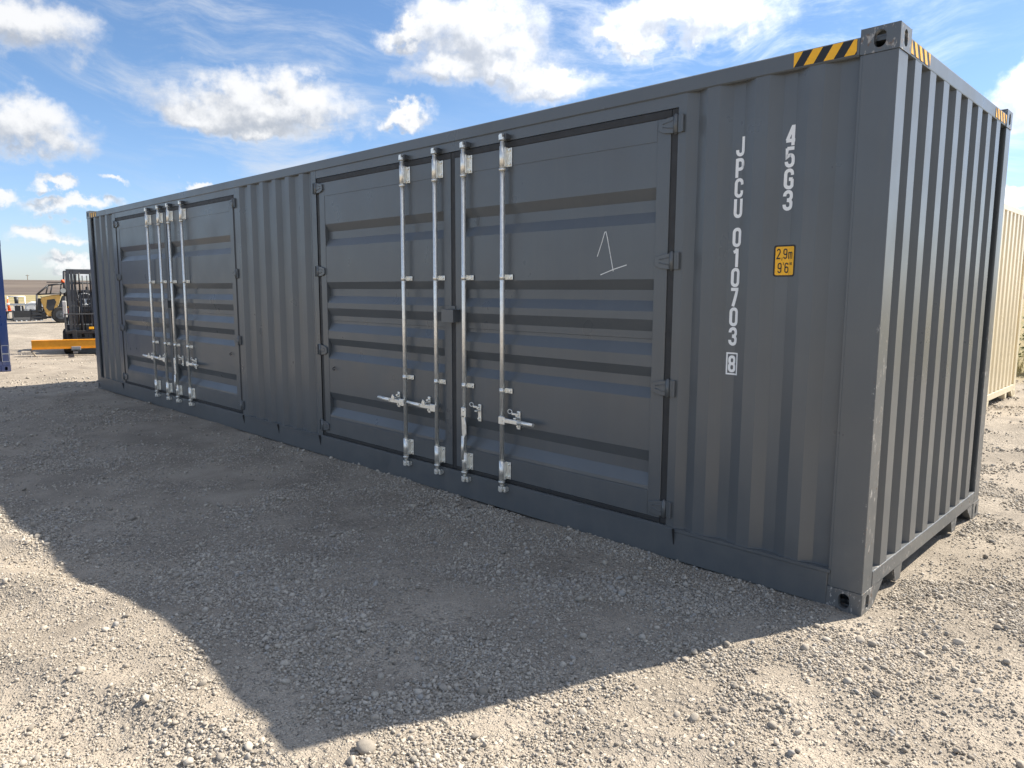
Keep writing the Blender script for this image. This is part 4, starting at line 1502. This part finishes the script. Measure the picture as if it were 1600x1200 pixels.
def trailer():
    X, Y = -44.0, 5.75
    T = thing('cage_trailer', 'galvanised cage trailer standing left of the yellow tractor', 'trailer', (X, Y, 0), facing(X, Y))
    bm = bmesh.new()
    box(bm, -.78, .78, 0, 2.6, .42, .47)
    for x in (-.74, 0, .74):
        box(bm, x - .03, x + .03, 0, 2.6, .34, .42)
    obj('deck', bm, DARKGREY, T)
    bm = bmesh.new()
    box(bm, -.78, .78, -.03, .02, .77, .82, .005)
    box(bm, -.78, .78, 2.58, 2.63, .77, .82, .005)
    for s in (-.78, .75):
        box(bm, s, s + .03, .02, 2.58, .77, .82, .005)
    obj('top_rail', bm, GREYP, T)
    for y in (0, 1.3, 2.58):
        for x in ((-.76, -.45, -.15, .15, .45, .76) if y != 1.3 else (-.76, .76)):
            bm = bmesh.new()
            box(bm, x - .02, x + .02, y - .02, y + .02, .47, .77, .003)
            obj('cage_post', bm, WHITEP, T)
    bm = bmesh.new()
    box(bm, -.98, -.76, .9, 1.7, .56, .60, .01)
    box(bm, .76, .98, .9, 1.7, .56, .60, .01)
    obj('mudguard', bm, GREYP, T)
    bm = bmesh.new()
    prism(bm, [(-.5, 0), (.5, 0), (.05, -1.1), (-.05, -1.1)], 'z', .36, .42)
    cyl(bm, (0, -1.0, 0.0), (0, -1.0, .6), .03, n=8)
    obj('drawbar', bm, DARKGREY, T)
    for x in (-.88, .88):
        wheel(T, x, 1.3, .28, .18, WHITEP, 'x')
    rz = T.rotation_euler.z
    B = T.matrix_basis @ Vector((-.25, .5, .472))
    c = thing('traffic_cone', 'orange traffic cone standing on the cage trailer', 'cone', T.matrix_basis @ Vector((-.70, .35, .472)), rz)
    bm = bmesh.new()
    box(bm, -.14, .14, -.14, .14, 0, .03, .01)
    cyl(bm, (0, 0, .03), (0, 0, .64), .11, .025, n=16)
    b_ = obj('cone_body', bm, ORANGE, c)
    bm = bmesh.new()
    cyl(bm, (0, 0, .30), (0, 0, .42), .0765, .060, n=16)
    obj('reflective_band', bm, WHITEP, b_)
    t = thing('toolbox', 'black plastic toolbox on the cage trailer deck', 'toolbox', B, rz)
    bm = bmesh.new()
    box(bm, -.22, .22, -.15, .15, 0, .22, .02)
    box(bm, -.22, .22, -.15, .15, .225, .27, .02)
    obj('case', bm, BLACKM, t)
    bm = bmesh.new()
    tube(bm, [(-.1, 0, .27), (-.1, 0, .32), (.1, 0, .32), (.1, 0, .27)], .012, 6)
    obj('handle', bm, GREYP, t)
    bk = thing('loader_bucket', 'black steel loader bucket lying in front of the cage trailer', 'bucket', T.matrix_basis @ Vector((.15, -1.7, 0)), rz + R(8))
    bm = bmesh.new()
    prism(bm, [(.0, .0), (.55, .02), (.62, .16), (.60, .52), (.54, .52), (.55, .18), (.48, .08), (.0, .03)], 'x', -.62, .62)
    obj('shell', bm, BLACKM, bk)
    for x in (-.62, .60):
        bm = bmesh.new()
        prism(bm, [(.0, .0), (.55, .02), (.62, .16), (.60, .52), (.3, .40)], 'x', x, x + .02)
        obj('side_plate', bm, BLACKM, bk)
    for k in range(6):
        bm = bmesh.new()
        prism(bm, [(-.14, .0), (.02, .0), (.02, .05)], 'x', -.56 + k * .21, -.50 + k * .21)
        obj('tooth', bm, GREYP, bk)
    # loose implements in a row beside the trailer
    a = thing('pallet_fork_frame', 'black pallet fork frame standing upright behind the loader bucket', 'attachment', T.matrix_basis @ Vector((.95, -.9, 0)), rz)
    bm = bmesh.new()
    for z in (.1, .62):
        box(bm, -.45, .45, 0, .06, z, z + .08, .01)
    for x in (-.42, -.1, .1, .42):
        box(bm, x - .03, x + .03, .01, .05, .1, .86, .01)
    obj('fork_backplate', bm, BLACKM, a)
    for x in (-.25, .25):
        bm = bmesh.new()
        prism(bm, [(0, .55), (-.04, .55), (-.05, .06), (-.95, .03), (-.95, .0), (0, .0)], 'x', x - .05, x + .05)
        obj('fork', bm, GREYP, a)
    a = thing('auger_attachment', 'black auger drive hanging in a pale steel stand behind the cage trailer', 'attachment', T.matrix_basis @ Vector((-.35, 3.4, 0)), rz)
    bm = bmesh.new()
    for x in (-.4, .4):
        tube(bm, [(x, -.3, 0), (x, 0, 1.2), (x, .3, 0)], .03, 8)
    cyl(bm, (-.4, 0, 1.2), (.4, 0, 1.2), .03, n=8)
    obj('stand', bm, WHITEP, a)
    bm = bmesh.new()
    cyl(bm, (0, 0, 1.17), (0, 0, .75), .11, .09, n=14)
    cyl(bm, (0, 0, .75), (0, 0, .08), .03, n=8)
    obj('drive_head', bm, BLACKM, a)
    bm = bmesh.new()
    pv = None
    for k in range(49):
        t = k / 48 * 8 * math.pi
        z = .68 - k / 48 * .58
        cur = [bm.verts.new((.03 * math.cos(t), .03 * math.sin(t), z)), bm.verts.new((.15 * math.cos(t), .15 * math.sin(t), z))]
        if pv:
            bm.faces.new((pv[0], pv[1], cur[1], cur[0]))
        pv = cur
    obj('flighting', bm, DARKGREY, a)
    a = thing('water_tank', 'pale plastic water tank in a frame behind the ride-on mower', 'tank', T.matrix_basis @ Vector((1.1, 5.2, 0)), rz)
    bm = bmesh.new()
    box(bm, -.45, .45, 0, .9, .14, .95, .07, 3)
    cyl(bm, (0, .45, .94), (0, .45, 1.0), .12, n=16)
    obj('tank_body', bm, WHITEP, a)
    bm = bmesh.new()
    for x in (-.48, .48):
        for y in (-.03, .93):
            box(bm, x - .02, x + .02, y - .02, y + .02, 0, 1.0)
    for z in (.12, .45, .78, .98):
        for y in (-.03, .93):
            box(bm, -.46, .46, y - .015, y + .015, z - .015, z + .015)
        for x in (-.48, .48):
            box(bm, x - .015, x + .015, -.01, .91, z - .015, z + .015)
    obj('cage', bm, GREYP, a)
    # ride-on mower beyond the trailer
    X, Y = -46.6, 7.1
    m = thing('ride_on_mower', 'grey ride-on mower with black seat between trailer and yellow tractor', 'mower', (X, Y, 0), facing(X, Y))
    bm = bmesh.new()
    prism(bm, [(-.75, .45), (-.70, .78), (-.45, .92), (-.1, .90), (-.05, .45)], 'y', .05, .65, .04)
    obj('hood', bm, WHITEP, m)
    bm = bmesh.new()
    box(bm, -.2, .85, 0, .7, .40, .58, .04)
    box(bm, .2, .85, 0, .7, .58, .78, .05)
    obj('body', bm, GREYP, m)
    bm = bmesh.new()
    box(bm, .20, .62, .12, .58, .80, .92, .05, 2)
    box(bm, .50, .66, .12, .58, .88, 1.26, .07, 3)
    obj('seat', bm, BLACKM, m)
    bm = bmesh.new()
    cyl(bm, (-.05, .35, .85), (.10, .35, 1.08), .02, n=8)
    cyl(bm, (.08, .35, 1.07), (.115, .35, 1.09), .16, n=16)
    obj('steering_wheel', bm, BLACKM, m)
    bm = bmesh.new()
    prism(bm, [(-.35, .16), (.35, .16), (.28, .30), (-.28, .30)], 'y', -.15, .85, .02)
    obj('cutter_deck', bm, DARKGREY, m)
    for x, r in ((-.5, .20), (.55, .28)):
        for y in (.02, .68):
            wheel(m, x, y, r, .16, WHITEP, 'y')


def poles():
    for k, (az, dist, h, zb, lab) in enumerate(((-78.05, 760, 10.5, 3.0, 'distant utility pole on the ridge nearest the blue container'),
                                                (-75.75, 980, 11, 2.0, 'distant utility pole on the ridge above the yellow tractor'),
                                                (-73.75, 900, 11, 2.0, 'distant utility pole on the ridge behind the forklift mast'))):
        x, y = dist * math.sin(R(az)), dist * math.cos(R(az))
        p = thing('utility_pole', lab, 'pole', (x, y, zb), facing(x, y), 'poles along the ridge')
        bm = bmesh.new()
        cyl(bm, (0, 0, 0), (0, 0, h), .32, .24, n=8)
        obj('shaft', bm, WOODM, p)
        bm = bmesh.new()
        box(bm, -1.3, 1.3, -.15, .15, h - 1.1, h - .75)
        obj('crossarm', bm, WOODM, p)


def leaf_mat(name, c0, c1):
    m, nt, b = newmat(name)
    p = geopos(nt)
    c = mixc(nt, ramp(nt, noise(nt, p, 6, 4, .6), .3, .7), c0, c1)
    nt.links.new(c, b.inputs['Base Color'])
    b.inputs['Roughness'].default_value = .6
    b.inputs['Transmission Weight'].default_value = 0.0
    return m


def scrub():
    LM = leaf_mat('scrub_leaf', (.045, .075, .02), (.11, .14, .04))
    GM = leaf_mat('dry_grass', (.20, .19, .07), (.42, .34, .18))
    for k, (x, y, h, w, lab) in enumerate(((-1.25, 14.2, 1.15, .9, 'low green shrub just behind the beige container end'),
                                           (.35, 15.4, 1.35, 1.0, 'taller green shrub right of the beige container'),
                                           (2.3, 16.2, 1.1, .9, 'outermost green shrub right of the beige container'))):
        t = thing('shrub', lab, 'shrub', (x, y, 0), 0, 'shrubs behind the yard')
        r = random.Random(k + 5)
        bm = bmesh.new()
        tips = []
        for j in range(9):
            a = r.uniform(0, 6.28); q = r.uniform(.2, .9)
            p1 = (math.cos(a) * w * .3 * q, math.sin(a) * w * .3 * q, h * .45)
            p2 = (math.cos(a) * w * .75 * q, math.sin(a) * w * .75 * q, h * r.uniform(.6, .95))
            tube(bm, [(0.03 * math.cos(a), .03 * math.sin(a), -.03), p1, p2], .014, 5)
            tips += [Vector(p1), Vector(p2), (Vector(p1) + Vector(p2)) / 2]
        obj('stem', bm, WOODM, t)
        bm = bmesh.new()
        for j in range(1700):
            c = r.choice(tips) + Vector((r.gauss(0, .17), r.gauss(0, .17), r.gauss(0, .14)))
            c.z = max(c.z, .06)
            n = Vector((r.gauss(0, 1), r.gauss(0, 1), r.gauss(.5, 1))).normalized()
            u = n.orthogonal().normalized() * r.uniform(.03, .055)
            v = n.cross(u).normalized() * r.uniform(.014, .022)
            bm.faces.new([bm.verts.new(c + q) for q in (-u, v, u, -v)])
        obj('foliage', bm, LM, t)
    r = random.Random(2)
    bm = bmesh.new()
    for j in range(9000):
        x, y = r.uniform(-6, 7), 12.2 + abs(r.gauss(0, 2.4))
        if float(grassy(np.array(x), np.array(y))) < r.random() * .8:
            continue
        h = r.uniform(.08, .34)
        a = r.uniform(0, 6.28)
        d = Vector((math.cos(a), math.sin(a), 0))
        lean = Vector((r.gauss(0, .3), r.gauss(0, .3), 0)) * h
        p = Vector((x, y, -.01))
        bm.faces.new([bm.verts.new(p - d * .008), bm.verts.new(p + d * .008), bm.verts.new(p + lean + Vector((0, 0, h)))])
    g = obj('dry_grass', bm, GM)
    g['kind'] = 'stuff'
    g['label'] = 'dry yellow green grass along the back edge of the yard'
    g['category'] = 'grass'


forklift()
yellow_machine()
trailer()
poles()
scrub()

build_gravel()
